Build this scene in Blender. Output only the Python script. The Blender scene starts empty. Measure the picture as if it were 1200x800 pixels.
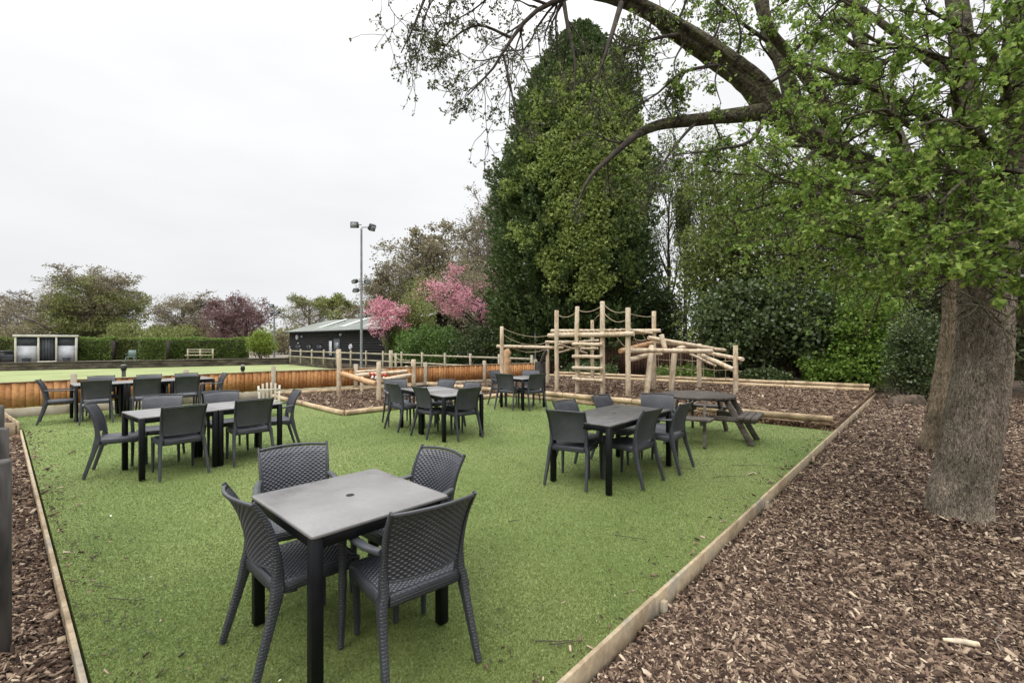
import bpy, math, random
import numpy as np
from mathutils import Vector

# ------------------------------------------------------------------ camera, light, exposure
EYE, F, HZ = 1.65, 540.0, 400.0          # eye height (m), focal length (px of a 1200 px frame), horizon row
scene = bpy.context.scene
cam_data = bpy.data.cameras.new("camera")
cam_data.lens = 16.2; cam_data.sensor_width = 36.0
cam_data.clip_start = 0.05; cam_data.clip_end = 4000
cam = bpy.data.objects.new("camera", cam_data)
scene.collection.objects.link(cam)
cam.location = (0, 0, EYE); cam.rotation_euler = (math.radians(90), 0, 0)
scene.camera = cam

SUN_EL, SUN_AZ = math.radians(52), math.radians(215)   # high, behind the camera to the left
world = bpy.data.worlds.new("World"); scene.world = world
world.use_nodes = True
wn = world.node_tree.nodes; wl = world.node_tree.links
for n in list(wn): wn.remove(n)
w_out = wn.new("ShaderNodeOutputWorld"); w_bg = wn.new("ShaderNodeBackground")
w_sky = wn.new("ShaderNodeTexSky"); w_sky.sky_type = 'NISHITA'; w_sky.sun_disc = False
w_sky.sun_elevation = SUN_EL; w_sky.sun_rotation = SUN_AZ; w_sky.dust_density = 4.0; w_sky.air_density = 1.0
w_tc = wn.new("ShaderNodeTexCoord")
w_sep = wn.new("ShaderNodeSeparateXYZ"); wl.new(w_tc.outputs["Generated"], w_sep.inputs[0])
# overcast brightness by elevation: even near the horizon, brighter towards the zenith
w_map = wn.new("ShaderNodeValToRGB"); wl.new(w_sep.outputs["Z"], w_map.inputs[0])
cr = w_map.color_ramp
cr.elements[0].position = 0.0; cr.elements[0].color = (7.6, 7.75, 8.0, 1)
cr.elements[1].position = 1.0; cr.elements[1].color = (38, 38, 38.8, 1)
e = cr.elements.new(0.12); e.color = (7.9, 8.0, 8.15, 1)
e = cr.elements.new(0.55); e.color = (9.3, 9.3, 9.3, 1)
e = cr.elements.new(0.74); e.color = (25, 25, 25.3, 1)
w_ns = wn.new("ShaderNodeTexNoise"); w_ns.inputs["Scale"].default_value = 2.2; w_ns.inputs["Detail"].default_value = 4
w_mp = wn.new("ShaderNodeMapping"); w_mp.inputs["Scale"].default_value = (1, 1, 3.2)
wl.new(w_tc.outputs["Generated"], w_mp.inputs[0]); wl.new(w_mp.outputs[0], w_ns.inputs["Vector"])
w_nr = wn.new("ShaderNodeMapRange"); w_nr.inputs[1].default_value = 0.3; w_nr.inputs[2].default_value = 0.7
w_nr.inputs[3].default_value = 0.93; w_nr.inputs[4].default_value = 1.04
wl.new(w_ns.outputs["Fac"], w_nr.inputs[0])
w_mul = wn.new("ShaderNodeVectorMath"); w_mul.operation = 'SCALE'
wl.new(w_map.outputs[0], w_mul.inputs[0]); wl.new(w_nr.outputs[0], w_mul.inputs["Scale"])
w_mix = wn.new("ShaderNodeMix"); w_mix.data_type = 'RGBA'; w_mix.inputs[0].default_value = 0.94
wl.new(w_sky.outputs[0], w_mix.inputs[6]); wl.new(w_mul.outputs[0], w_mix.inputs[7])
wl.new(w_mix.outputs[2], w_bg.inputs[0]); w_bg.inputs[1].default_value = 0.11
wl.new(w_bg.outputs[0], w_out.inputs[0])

sun_d = bpy.data.lights.new("sun", 'SUN'); sun_d.energy = 1.35; sun_d.angle = math.radians(22)
sun_d.color = (1.0, 0.97, 0.92)
sun = bpy.data.objects.new("sun", sun_d); scene.collection.objects.link(sun)
sd = Vector((math.sin(SUN_AZ) * math.cos(SUN_EL), math.cos(SUN_AZ) * math.cos(SUN_EL), math.sin(SUN_EL)))
sun.rotation_euler = sd.to_track_quat('Z', 'Y').to_euler()
sun.location = (0, 0, 30)
vs = scene.view_settings
vs.view_transform = 'Standard'; vs.look = 'None'; vs.gamma = 1.0; vs.exposure = 0.1
vs.use_curve_mapping = False
scene.cycles.max_bounces = 6; scene.cycles.diffuse_bounces = 3; scene.cycles.transmission_bounces = 3

# ------------------------------------------------------------------ helpers
RS = np.random.RandomState(7)
rnd = random.Random(3)
COL = scene.collection

def G(px, py, z=0.0):
    """a point on the level z whose place was surveyed from the photograph's geometry"""
    Y = (EYE - z) * F / (py - HZ)
    return ((px - 600) / F * Y, Y)
def P(px, py, Y):
    return ((px - 600) / F * Y, Y, EYE - (py - HZ) / F * Y)

def link(o): COL.objects.link(o); return o
def tag(o, label=None, cat=None, group=None, kind=None):
    if label: o['label'] = label
    if cat: o['category'] = cat
    if group: o['group'] = group
    if kind: o['kind'] = kind
    return o
def empty(name, loc=(0, 0, 0), rz=0.0):
    o = bpy.data.objects.new(name, None); o.empty_display_size = 0.1
    o.location = loc; o.rotation_euler = (0, 0, rz); return link(o)
def thing(name, label, cat, loc=(0, 0, 0), rz=0.0, group=None):
    return tag(empty(name, loc, rz), label, cat, group)
def copy_tree(o, parent=None):
    c = o.copy(); COL.objects.link(c)
    if parent is not None: c.parent = parent
    for ch in list(o.children): copy_tree(ch, c)
    return c

class MB:
    """collects geometry for ONE mesh"""
    def __init__(s): s.v = []; s.q = []; s.t = []; s.a = []; s.n = 0; s.mi = []; s.tmi = []
    def add(s, v, q=None, t=None, attr=None, mi=0):
        v = np.asarray(v, dtype=np.float32).reshape(-1, 3)
        if q is not None and len(q):
            q = np.asarray(q, dtype=np.int64).reshape(-1, 4); s.q.append(q + s.n); s.mi.append(np.full(len(q), mi))
        if t is not None and len(t):
            t = np.asarray(t, dtype=np.int64).reshape(-1, 3); s.t.append(t + s.n); s.tmi.append(np.full(len(t), mi))
        s.v.append(v); s.a.append(np.zeros(len(v), np.float32) if attr is None else np.asarray(attr, np.float32).reshape(-1))
        s.n += len(v); return s
    def box(s, c, d, rz=0.0, rx=0.0, ry=0.0, bev=0.0, attr=0.0, taper=1.0, mi=0):
        hx, hy, hz = d[0] / 2, d[1] / 2, d[2] / 2
        if bev > 0:
            b = min(bev, hx * .9, hy * .9, hz * .9)
            rows = []
            for z, ins in ((-hz, b), (-hz + b, 0), (hz - b, 0), (hz, b)):
                k = 1.0 if z < 0 else taper
                ax, ay = (hx - ins) * k, (hy - ins) * k; cb = b * .7
                rows.append([(-ax + cb, -ay, z), (ax - cb, -ay, z), (ax, -ay + cb, z), (ax, ay - cb, z), (ax - cb, ay, z), (-ax + cb, ay, z), (-ax, ay - cb, z), (-ax, -ay + cb, z)])
            v = np.array(rows, float).reshape(-1, 3)
            q = [(r * 8 + i, r * 8 + (i + 1) % 8, (r + 1) * 8 + (i + 1) % 8, (r + 1) * 8 + i) for r in range(3) for i in range(8)]
            for o, f in ((0, -1), (24, 1)):
                qq = [(o, o + 1, o + 2, o + 3), (o, o + 3, o + 4, o + 7), (o + 4, o + 5, o + 6, o + 7)]
                q += [tuple(reversed(x)) if f < 0 else x for x in qq]
        else:
            v = np.array([(x * (taper if z > 0 else 1), y * (taper if z > 0 else 1), z) for z in (-hz, hz) for x, y in ((-hx, -hy), (hx, -hy), (hx, hy), (-hx, hy))], float)
            q = [(3, 2, 1, 0), (4, 5, 6, 7), (0, 1, 5, 4), (1, 2, 6, 5), (2, 3, 7, 6), (3, 0, 4, 7)]
        v = rot(v, rx, ry, rz) + np.array(c, float)
        return s.add(v, q, attr=np.full(len(v), attr), mi=mi)
    def bar(s, a, b, w, h, bev=0.0, attr=0.0, mi=0):
        """a box with rectangular section w (level) x h (up) from a to b"""
        a = np.array(a, float); b = np.array(b, float); d = b - a; L = np.linalg.norm(d)
        rz = math.atan2(d[1], d[0]); el = math.asin(max(-1, min(1, d[2] / L)))
        return s.box((a + b) / 2, (L, w, h), rz=rz, ry=-el, bev=bev, attr=attr, mi=mi)
    def tube(s, pts, r, k=8, caps=True, attr=0.0, mi=0):
        pts = np.array(pts, float)[None]; r = np.broadcast_to(np.array(r, float), (pts.shape[1],))[None]
        v, q = tubes(pts, r, k); s.add(v, q, attr=np.full(len(v), attr), mi=mi)
        if caps:
            n = pts.shape[1]
            vv = v.reshape(n, k, 3)
            for ring, fl in ((0, True), (n - 1, False)):
                c = vv[ring].mean(0); vs_ = np.vstack([vv[ring], c[None]])
                t = [((i + 1) % k, i, k) if fl else (i, (i + 1) % k, k) for i in range(k)]
                s.add(vs_, t=t, attr=np.full(len(vs_), attr + (1.0 if mi == 0 and False else 0)), mi=mi)
        return s
    def build(s, name, mat, parent=None, smooth=False, attr=False):
        me = bpy.data.meshes.new(name)
        V = np.vstack(s.v) if s.v else np.zeros((0, 3), np.float32)
        Q = np.vstack(s.q) if s.q else np.zeros((0, 4), np.int64)
        T = np.vstack(s.t) if s.t else np.zeros((0, 3), np.int64)
        me.vertices.add(len(V)); me.vertices.foreach_set("co", V.astype(np.float32).ravel())
        nl = Q.size + T.size
        me.loops.add(nl); me.loops.foreach_set("vertex_index", np.concatenate([Q.ravel(), T.ravel()]).astype(np.int32))
        npol = len(Q) + len(T); me.polygons.add(npol)
        ls = np.concatenate([np.arange(len(Q)) * 4, len(Q) * 4 + np.arange(len(T)) * 3]).astype(np.int32)
        me.polygons.foreach_set("loop_start", ls)
        mats = mat if isinstance(mat, (list, tuple)) else [mat]
        if len(mats) > 1:
            mi = np.concatenate((s.mi + s.tmi) or [np.zeros(0)]).astype(np.int32)
            me.polygons.foreach_set("material_index", mi)
        if smooth: me.polygons.foreach_set("use_smooth", np.ones(npol, bool))
        if attr:
            at = me.attributes.new("rnd", 'FLOAT', 'POINT'); at.data.foreach_set("value", np.concatenate(s.a).astype(np.float32))
        me.update(calc_edges=True); me.validate()
        for m in mats: me.materials.append(m)
        o = bpy.data.objects.new(name, me); link(o)
        if parent is not None: o.parent = parent
        return o

def rot(v, rx=0, ry=0, rz=0):
    v = np.asarray(v, float)
    if rx: c, s_ = math.cos(rx), math.sin(rx); v = np.stack([v[:, 0], v[:, 1] * c - v[:, 2] * s_, v[:, 1] * s_ + v[:, 2] * c], 1)
    if ry: c, s_ = math.cos(ry), math.sin(ry); v = np.stack([v[:, 0] * c + v[:, 2] * s_, v[:, 1], -v[:, 0] * s_ + v[:, 2] * c], 1)
    if rz: c, s_ = math.cos(rz), math.sin(rz); v = np.stack([v[:, 0] * c - v[:, 1] * s_, v[:, 0] * s_ + v[:, 1] * c, v[:, 2]], 1)
    return v

def nrm(a): return a / np.maximum(np.linalg.norm(a, axis=-1, keepdims=True), 1e-9)

def tubes(Pt, R, k):
    """Pt (B,n,3) polylines, R (B,n) radii -> verts, quads"""
    B, n, _ = Pt.shape
    T = np.empty_like(Pt); T[:, 1:-1] = Pt[:, 2:] - Pt[:, :-2]; T[:, 0] = Pt[:, 1] - Pt[:, 0]; T[:, -1] = Pt[:, -1] - Pt[:, -2]
    T = nrm(T)
    ref = np.where(np.abs(nrm(Pt[:, -1] - Pt[:, 0])[:, 2:3]) > .75, np.array([[1., 0.13, 0]]), np.array([[0.05, 0.03, 1.]]))[:, None, :]
    A = nrm(np.cross(T, np.broadcast_to(ref, T.shape))); Bv = np.cross(T, A)
    th = np.arange(k) * 2 * np.pi / k
    ring = A[:, :, None, :] * np.cos(th)[None, None, :, None] + Bv[:, :, None, :] * np.sin(th)[None, None, :, None]
    V = Pt[:, :, None, :] + ring * R[:, :, None, None]
    idx = np.arange(B * n * k).reshape(B, n, k)
    a = idx[:, :-1]; b = np.roll(idx, -1, axis=2)[:, :-1]; c = np.roll(idx, -1, axis=2)[:, 1:]; d = idx[:, 1:]
    return V.reshape(-1, 3), np.stack([a, b, c, d], -1).reshape(-1, 4)

def vnoise(p, seed=0):
    """smooth value noise in -1..1 for (N,3) points"""
    p = np.asarray(p, float); i = np.floor(p).astype(np.int64); f = p - i; f = f * f * (3 - 2 * f)
    def h(ix, iy, iz):
        n = (ix * 374761393 + iy * 668265263 + iz * 2147483647 + seed * 1274126177) & 0xffffffff
        n = ((n ^ (n >> 13)) * 1274126177) & 0xffffffff
        return ((n ^ (n >> 16)) & 0xffff) / 32767.5 - 1
    r = 0
    for dx in (0, 1):
        for dy in (0, 1):
            for dz in (0, 1):
                w = (f[:, 0] if dx else 1 - f[:, 0]) * (f[:, 1] if dy else 1 - f[:, 1]) * (f[:, 2] if dz else 1 - f[:, 2])
                r = r + w * h(i[:, 0] + dx, i[:, 1] + dy, i[:, 2] + dz)
    return r
def fbm(p, seed=0, o=3):
    r = 0; a = 1.0; p = np.asarray(p, float)
    for k in range(o): r = r + a * vnoise(p * 2 ** k, seed + k); a *= .5
    return r

def in_poly(x, y, poly):
    ins = np.zeros(len(x), bool); n = len(poly); j = n - 1
    for i in range(n):
        xi, yi = poly[i]; xj, yj = poly[j]
        c = ((yi > y) != (yj > y)) & (x < (xj - xi) * (y - yi) / (yj - yi + 1e-12) + xi)
        ins ^= c; j = i
    return ins

# ------------------------------------------------------------------ materials
def lin(c):
    return tuple((x / 12.92 if x <= .04045 else ((x + .055) / 1.055) ** 2.4) for x in c)
def mat(name, base=(.5, .5, .5), rough=.6, metal=0.0, spec=.5):
    m = bpy.data.materials.new(name); m.use_nodes = True
    b = m.node_tree.nodes["Principled BSDF"]
    b.inputs["Base Color"].default_value = (*base, 1); b.inputs["Roughness"].default_value = rough
    b.inputs["Metallic"].default_value = metal; b.inputs["Specular IOR Level"].default_value = spec
    return m
def nd(m, t, **kw):
    n = m.node_tree.nodes.new(t)
    for k, v in kw.items():
        if k.startswith("i_"): n.inputs[k[2:].replace("_", " ")].default_value = v
        else: setattr(n, k, v)
    return n
def ramp(m, stops):
    n = m.node_tree.nodes.new("ShaderNodeValToRGB"); c = n.color_ramp
    c.elements[0].position = stops[0][0]; c.elements[0].color = (*stops[0][1], 1)
    c.elements[1].position = stops[-1][0]; c.elements[1].color = (*stops[-1][1], 1)
    for p, col in stops[1:-1]:
        e = c.elements.new(p); e.color = (*col, 1)
    return n
def L(m, a, b): m.node_tree.links.new(a, b)
def bsdf(m): return m.node_tree.nodes["Principled BSDF"]

def noise_mat(name, c1, c2, scale=5, stretch=(1, 1, 1), rough=.7, bump=.2, detail=6, dist=.01, spec=.3, c3=None, bscale=None, coords="Object", fine=None, lo=.35, hi=.65):
    m = mat(name, c1, rough, spec=spec)
    tc = nd(m, "ShaderNodeTexCoord"); mp = nd(m, "ShaderNodeMapping"); mp.inputs["Scale"].default_value = stretch
    L(m, tc.outputs[coords], mp.inputs[0])
    n1 = nd(m, "ShaderNodeTexNoise"); n1.inputs["Scale"].default_value = scale; n1.inputs["Detail"].default_value = detail
    L(m, mp.outputs[0], n1.inputs["Vector"])
    st = [(lo, c1), (hi, c2)] if c3 is None else [(lo, c1), ((lo + hi) / 2, c2), (hi, c3)]
    r = ramp(m, st); L(m, n1.outputs["Fac"], r.inputs[0])
    out = r.outputs[0]
    if fine:
        n3 = nd(m, "ShaderNodeTexNoise"); n3.inputs["Scale"].default_value = fine[0]; n3.inputs["Detail"].default_value = 2
        L(m, tc.outputs[coords], n3.inputs["Vector"])
        mr = nd(m, "ShaderNodeMapRange"); mr.inputs[1].default_value = .3; mr.inputs[2].default_value = .7
        mr.inputs[3].default_value = 1 - fine[1]; mr.inputs[4].default_value = 1 + fine[1]
        L(m, n3.outputs["Fac"], mr.inputs[0])
        vm = nd(m, "ShaderNodeVectorMath", operation='SCALE'); L(m, out, vm.inputs[0]); L(m, mr.outputs[0], vm.inputs["Scale"]); out = vm.outputs[0]
    L(m, out, bsdf(m).inputs["Base Color"])
    if bump:
        n2 = nd(m, "ShaderNodeTexNoise"); n2.inputs["Scale"].default_value = bscale or scale * 2.5; n2.inputs["Detail"].default_value = 5
        L(m, mp.outputs[0], n2.inputs["Vector"])
        b = nd(m, "ShaderNodeBump"); b.inputs["Strength"].default_value = bump; b.inputs["Distance"].default_value = dist
        L(m, n2.outputs["Fac"], b.inputs["Height"]); L(m, b.outputs[0], bsdf(m).inputs["Normal"])
    return m

def attr_mat(name, stops, rough=.6, spec=.25, trans=0.0, noise=0.0, nscale=1.5, tcol=None):
    """colour of each leaf / chip / blade from its own random value"""
    m = mat(name, stops[0][1], rough, spec=spec)
    at = nd(m, "ShaderNodeAttribute"); at.attribute_name = "rnd"
    fac = at.outputs["Fac"]
    if noise:
        tc = nd(m, "ShaderNodeTexCoord"); n1 = nd(m, "ShaderNodeTexNoise"); n1.inputs["Scale"].default_value = nscale; n1.inputs["Detail"].default_value = 2
        L(m, tc.outputs["Object"], n1.inputs["Vector"])
        mm = nd(m, "ShaderNodeMath", operation='MULTIPLY_ADD'); L(m, n1.outputs["Fac"], mm.inputs[0]); mm.inputs[1].default_value = noise; 
        ad = nd(m, "ShaderNodeMath", operation='SUBTRACT'); L(m, fac, ad.inputs[0]); ad.inputs[1].default_value = noise * .5
        L(m, ad.outputs[0], mm.inputs[2]); fac = mm.outputs[0]
    r = ramp(m, stops); L(m, fac, r.inputs[0]); L(m, r.outputs[0], bsdf(m).inputs["Base Color"])
    if trans:
        tr = nd(m, "ShaderNodeBsdfTranslucent"); mx = nd(m, "ShaderNodeMixShader"); mx.inputs[0].default_value = trans
        L(m, r.outputs[0], tr.inputs[0])
        out = m.node_tree.nodes["Material Output"]
        L(m, bsdf(m).outputs[0], mx.inputs[1]); L(m, tr.outputs[0], mx.inputs[2]); L(m, mx.outputs[0], out.inputs[0])
    return m

M = {}
# wicker-look resin: relief of staggered strands in the object's own coordinates
def wicker():
    m = mat("wicker_resin", (.026, .029, .033), .38, spec=.55)
    tc = nd(m, "ShaderNodeTexCoord"); sx = nd(m, "ShaderNodeSeparateXYZ"); L(m, tc.outputs["Object"], sx.inputs[0])
    ad = nd(m, "ShaderNodeMath", operation='ADD'); L(m, sx.outputs[0], ad.inputs[0]); L(m, sx.outputs[1], ad.inputs[1])
    cb = nd(m, "ShaderNodeCombineXYZ"); L(m, ad.outputs[0], cb.inputs[0]); L(m, sx.outputs[2], cb.inputs[1])
    br = nd(m, "ShaderNodeTexBrick"); br.offset = .5
    br.inputs["Scale"].default_value = 1; br.inputs["Brick Width"].default_value = .030; br.inputs["Row Height"].default_value = .0150
    br.inputs["Mortar Size"].default_value = .0028; br.inputs["Mortar Smooth"].default_value = 1.0
    br.inputs["Color1"].default_value = (1, 1, 1, 1); br.inputs["Color2"].default_value = (1, 1, 1, 1); br.inputs["Mortar"].default_value = (0, 0, 0, 1)
    L(m, cb.outputs[0], br.inputs["Vector"])
    b = nd(m, "ShaderNodeBump"); b.inputs["Strength"].default_value = .8; b.inputs["Distance"].default_value = .0035
    L(m, br.outputs["Color"], b.inputs["Height"]); L(m, b.outputs[0], bsdf(m).inputs["Normal"])
    ns = nd(m, "ShaderNodeTexNoise"); ns.inputs["Scale"].default_value = 7; ns.inputs["Detail"].default_value = 5
    L(m, tc.outputs["Object"], ns.inputs["Vector"])
    r = ramp(m, [(.35, (.027, .029, .036)), (.7, (.043, .046, .055))]); L(m, ns.outputs["Fac"], r.inputs[0]); L(m, r.outputs[0], bsdf(m).inputs["Base Color"])
    return m
M['wicker'] = wicker()
M['weave'] = noise_mat("woven_resin", (.027, .029, .037), (.045, .048, .059), 6, rough=.34, bump=0, spec=.6)
M['resin'] = noise_mat("smooth_resin_edge", (.040, .044, .048), (.060, .065, .069), 9, rough=.38, bump=.05, spec=.5)
M['alu'] = noise_mat("black_powder_coat", (.004, .0045, .0055), (.007, .0075, .0085), 9, rough=.45, bump=.0, spec=.16)
M['top_grey'] = noise_mat("grey_table_top", (.150, .146, .143), (.200, .194, .190), 3, rough=.36, bump=.03, spec=.5, fine=(60, .06))
_m = M['top_grey']; _n = nd(_m, "ShaderNodeTexNoise"); _n.inputs["Scale"].default_value = 4.5; _n.inputs["Detail"].default_value = 7; _tc = nd(_m, "ShaderNodeTexCoord"); L(_m, _tc.outputs["Object"], _n.inputs["Vector"])
_r = nd(_m, "ShaderNodeMapRange"); _r.inputs[1].default_value = .35; _r.inputs[2].default_value = .65; _r.inputs[3].default_value = .26; _r.inputs[4].default_value = .46; L(_m, _n.outputs["Fac"], _r.inputs[0]); L(_m, _r.outputs[0], bsdf(_m).inputs["Roughness"])
M['top_worn'] = noise_mat("weathered_table_top", (.045, .044, .043), (.095, .092, .088), 5, stretch=(1, 4, 1), rough=.42, bump=.08, spec=.5, fine=(50, .1))
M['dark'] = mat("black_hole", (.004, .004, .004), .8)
M['log'] = noise_mat("peeled_pine", (.36, .275, .175), (.56, .46, .33), 2.6, stretch=(3, 3, .8), rough=.8, bump=.6, dist=.008, c3=(.46, .39, .30), fine=(26, .22))
M['log_red'] = noise_mat("fresh_reddish_pine", (.40, .22, .11), (.52, .35, .2), 5, rough=.75, bump=.3, dist=.006)
M['kerb_log'] = noise_mat("weathered_log", (.23, .165, .10), (.40, .30, .18), 3.2, rough=.8, bump=.4, dist=.008, c3=(.46, .36, .24), fine=(22, .18))
M['board'] = noise_mat("sawn_board", (.24, .18, .112), (.36, .285, .185), 3, rough=.8, bump=.3, dist=.004, c3=(.26, .225, .17), fine=(28, .18))
M['fence'] = noise_mat("orange_fence_board", (.34, .15, .052), (.52, .27, .11), 2.2, stretch=(1, 1, .35), rough=.75, bump=.25, dist=.004, fine=(14, .2))
M['fence_post'] = noise_mat("grey_post", (.30, .26, .19), (.44, .39, .30), 5, rough=.85, bump=.3, dist=.004)
M['gravel_board'] = noise_mat("pale_gravel_board", (.30, .25, .18), (.42, .37, .29), 4, rough=.9, bump=.3, dist=.004)
M['old_wood'] = noise_mat("silvered_wood", (.035, .032, .03), (.10, .092, .085), 5, stretch=(3, 3, .6), rough=.85, bump=.5, dist=.006)
M['picnic'] = noise_mat("picnic_wood", (.052, .044, .038), (.125, .108, .092), 4, stretch=(1, 5, 5), rough=.8, bump=.3, dist=.004, fine=(25, .15))
M['rope'] = noise_mat("hemp_rope", (.30, .24, .16), (.45, .37, .26), 40, rough=.9, bump=.4, dist=.004)
M['steel'] = noise_mat("galvanised_steel", (.17, .18, .19), (.25, .26, .27), 5, rough=.5, bump=.05)
M['lamp_black'] = mat("black_lamp_housing", (.012, .012, .014), .5)
M['glass_dull'] = mat("lamp_glass", (.25, .27, .3), .15)
M['soil'] = noise_mat("soil_and_litter", (.030, .020, .013), (.085, .060, .038), 3.0, rough=.95, bump=.5, dist=.03, fine=(25, .35), coords="Object")
M['far_grass'] = noise_mat("rough_grass", (.05, .075, .02), (.10, .12, .04), 1.2, rough=.95, bump=.3, dist=.03, fine=(9, .25))
M['green'] = noise_mat("bowling_green_turf", (.20, .235, .095), (.255, .29, .13), .35, rough=.95, bump=.1, fine=(6, .08))
M['bank'] = noise_mat("gravel_bank", (.14, .12, .095), (.24, .21, .17), 2, rough=.95, bump=.3, fine=(14, .25))
M['sleeper'] = noise_mat("dark_sleeper", (.045, .037, .03), (.13, .11, .085), 1.2, stretch=(1, 1, 3), rough=.9, bump=.3, fine=(8, .25))
M['black_board'] = noise_mat("black_weatherboard", (.014, .013, .015), (.028, .027, .030), 2, stretch=(.4, .4, 6), rough=.8, bump=.3)
M['roof'] = noise_mat("fibre_cement_roof", (.14, .155, .135), (.22, .235, .21), .8, rough=.85, bump=.1, fine=(5, .12))
M['rooflight'] = noise_mat("rooflight_sheet", (.42, .44, .42), (.5, .52, .5), 2, rough=.5, bump=0)
M['white'] = noise_mat("white_paint", (.42, .43, .47), (.54, .55, .58), 3, rough=.6, bump=.05)
M['cream'] = noise_mat("cream_timber", (.45, .43, .36), (.58, .55, .46), 3, rough=.7, bump=.1)
M['dark_panel'] = noise_mat("dark_grey_panel", (.045, .052, .062), (.075, .085, .098), 3, rough=.5, bump=.05)
M['green_plastic'] = mat("green_plastic", (.10, .15, .135), .5)
M['tape_w'] = mat("white_tape", (.75, .72, .70), .5)
M['tape_r'] = mat("red_tape", (.55, .06, .04), .5)
M['rock'] = noise_mat("brown_stump_wood", (.045, .034, .024), (.14, .105, .075), 7, rough=.95, bump=.7, dist=.03)
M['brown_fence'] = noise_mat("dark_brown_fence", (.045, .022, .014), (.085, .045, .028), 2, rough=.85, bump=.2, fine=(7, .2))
M['orange_wall'] = noise_mat("reddish_panel", (.17, .07, .035), (.26, .12, .06), 2, rough=.85, bump=.2, fine=(7, .2))

def bark_mat(name, c1, c2, c3, s=1.0, ridge=1.0):
    m = mat(name, c1, .92, spec=.15)
    tc = nd(m, "ShaderNodeTexCoord"); mp = nd(m, "ShaderNodeMapping"); mp.inputs["Scale"].default_value = (s, s, s * .25)
    L(m, tc.outputs["Object"], mp.inputs[0])
    dn = nd(m, "ShaderNodeTexNoise"); dn.inputs["Scale"].default_value = 5; dn.inputs["Detail"].default_value = 4; L(m, mp.outputs[0], dn.inputs["Vector"])
    mixv = nd(m, "ShaderNodeVectorMath", operation='MULTIPLY_ADD'); L(m, dn.outputs["Color"], mixv.inputs[0]); mixv.inputs[1].default_value = (.35, .35, .35); L(m, mp.outputs[0], mixv.inputs[2])
    vo = nd(m, "ShaderNodeTexVoronoi", feature='DISTANCE_TO_EDGE'); vo.inputs["Scale"].default_value = 62; L(m, mixv.outputs[0], vo.inputs["Vector"])
    n1 = nd(m, "ShaderNodeTexNoise"); n1.inputs["Scale"].default_value = 46; n1.inputs["Detail"].default_value = 6; n1.inputs["Roughness"].default_value = .7; L(m, mp.outputs[0], n1.inputs["Vector"])
    n2 = nd(m, "ShaderNodeTexNoise"); n2.inputs["Scale"].default_value = 2.5; n2.inputs["Detail"].default_value = 4; L(m, tc.outputs["Object"], n2.inputs["Vector"])
    mr = nd(m, "ShaderNodeMapRange"); mr.inputs[1].default_value = 0; mr.inputs[2].default_value = .16; L(m, vo.outputs[0], mr.inputs[0])
    hsum = nd(m, "ShaderNodeMath", operation='MULTIPLY_ADD'); L(m, mr.outputs[0], hsum.inputs[0]); hsum.inputs[1].default_value = .28; L(m, n1.outputs["Fac"], hsum.inputs[2])
    r = ramp(m, [(.45, c1), (.68, c2), (.9, c3)]); 
    r.color_ramp.elements[2].position = .92
    L(m, hsum.outputs[0], r.inputs[0])
    mx = nd(m, "ShaderNodeMix", data_type='RGBA', blend_type='MULTIPLY'); mx.inputs[0].default_value = 1.0
    r2 = ramp(m, [(.35, (.62, .62, .58)), (.65, (1.2, 1.18, 1.12))]); L(m, n2.outputs["Fac"], r2.inputs[0])
    L(m, r.outputs[0], mx.inputs[6]); L(m, r2.outputs[0], mx.inputs[7]); L(m, mx.outputs[2], bsdf(m).inputs["Base Color"])
    b = nd(m, "ShaderNodeBump"); b.inputs["Strength"].default_value = 1.0; b.inputs["Distance"].default_value = .035 * ridge
    L(m, hsum.outputs[0], b.inputs["Height"]); L(m, b.outputs[0], bsdf(m).inputs["Normal"])
    return m
M['bark'] = bark_mat("oak_bark", (.10, .078, .058), (.33, .28, .225), (.48, .42, .35))
M['bark2'] = bark_mat("ridged_bark", (.11, .082, .055), (.28, .225, .16), (.38, .31, .23), s=.8)
M['limb'] = noise_mat("limb_bark", (.030, .025, .018), (.085, .070, .048), 11, rough=.95, bump=1.0, dist=.04, c3=(.085, .095, .04), fine=(45, .45), bscale=24)
M['twig'] = noise_mat("twig_bark", (.035, .028, .023), (.075, .062, .05), 12, rough=.9, bump=0)
M['twig_pale'] = noise_mat("pale_twig_bark", (.13, .11, .095), (.22, .19, .165), 2, rough=.9, bump=0)
M['twig_plum'] = noise_mat("plum_twig_bark", (.06, .035, .035), (.10, .06, .06), 2, rough=.9, bump=0)

def leafm(name, a, b, c, trans=.3, noise=.5, ns=.6, spec=.3, rough=.5):
    return attr_mat(name, [(0.0, a), (.5, b), (1.0, c)], rough, spec, trans, noise, ns)
M['leaf_oak'] = leafm("fresh_oak_leaf", (.055, .105, .018), (.185, .29, .05), (.42, .52, .13), .45, ns=2.2)
M['leaf_bud'] = leafm("budding_leaf", (.06, .07, .032), (.10, .115, .05), (.17, .185, .085), .3)
M['leaf_conifer'] = leafm("conifer_spray", (.038, .065, .022), (.072, .112, .036), (.135, .185, .06), .2, ns=.35)
M['leaf_light'] = leafm("light_creeper_leaf", (.15, .20, .052), (.275, .345, .095), (.42, .50, .17), .42, ns=.5)
M['leaf_ever'] = leafm("evergreen_leaf", (.038, .060, .022), (.078, .115, .040), (.145, .19, .07), .25, ns=.4, spec=.5, rough=.35)
M['leaf_mid'] = leafm("mid_green_leaf", (.085, .115, .030), (.16, .205, .055), (.27, .32, .10), .4, ns=.5)
M['leaf_bright'] = leafm("bright_shrub_leaf", (.075, .15, .022), (.17, .28, .045), (.29, .40, .085), .38, ns=1.0)
M['leaf_olive'] = leafm("olive_bud_leaf", (.12, .14, .042), (.20, .225, .07), (.30, .32, .12), .38, ns=.3)
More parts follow.
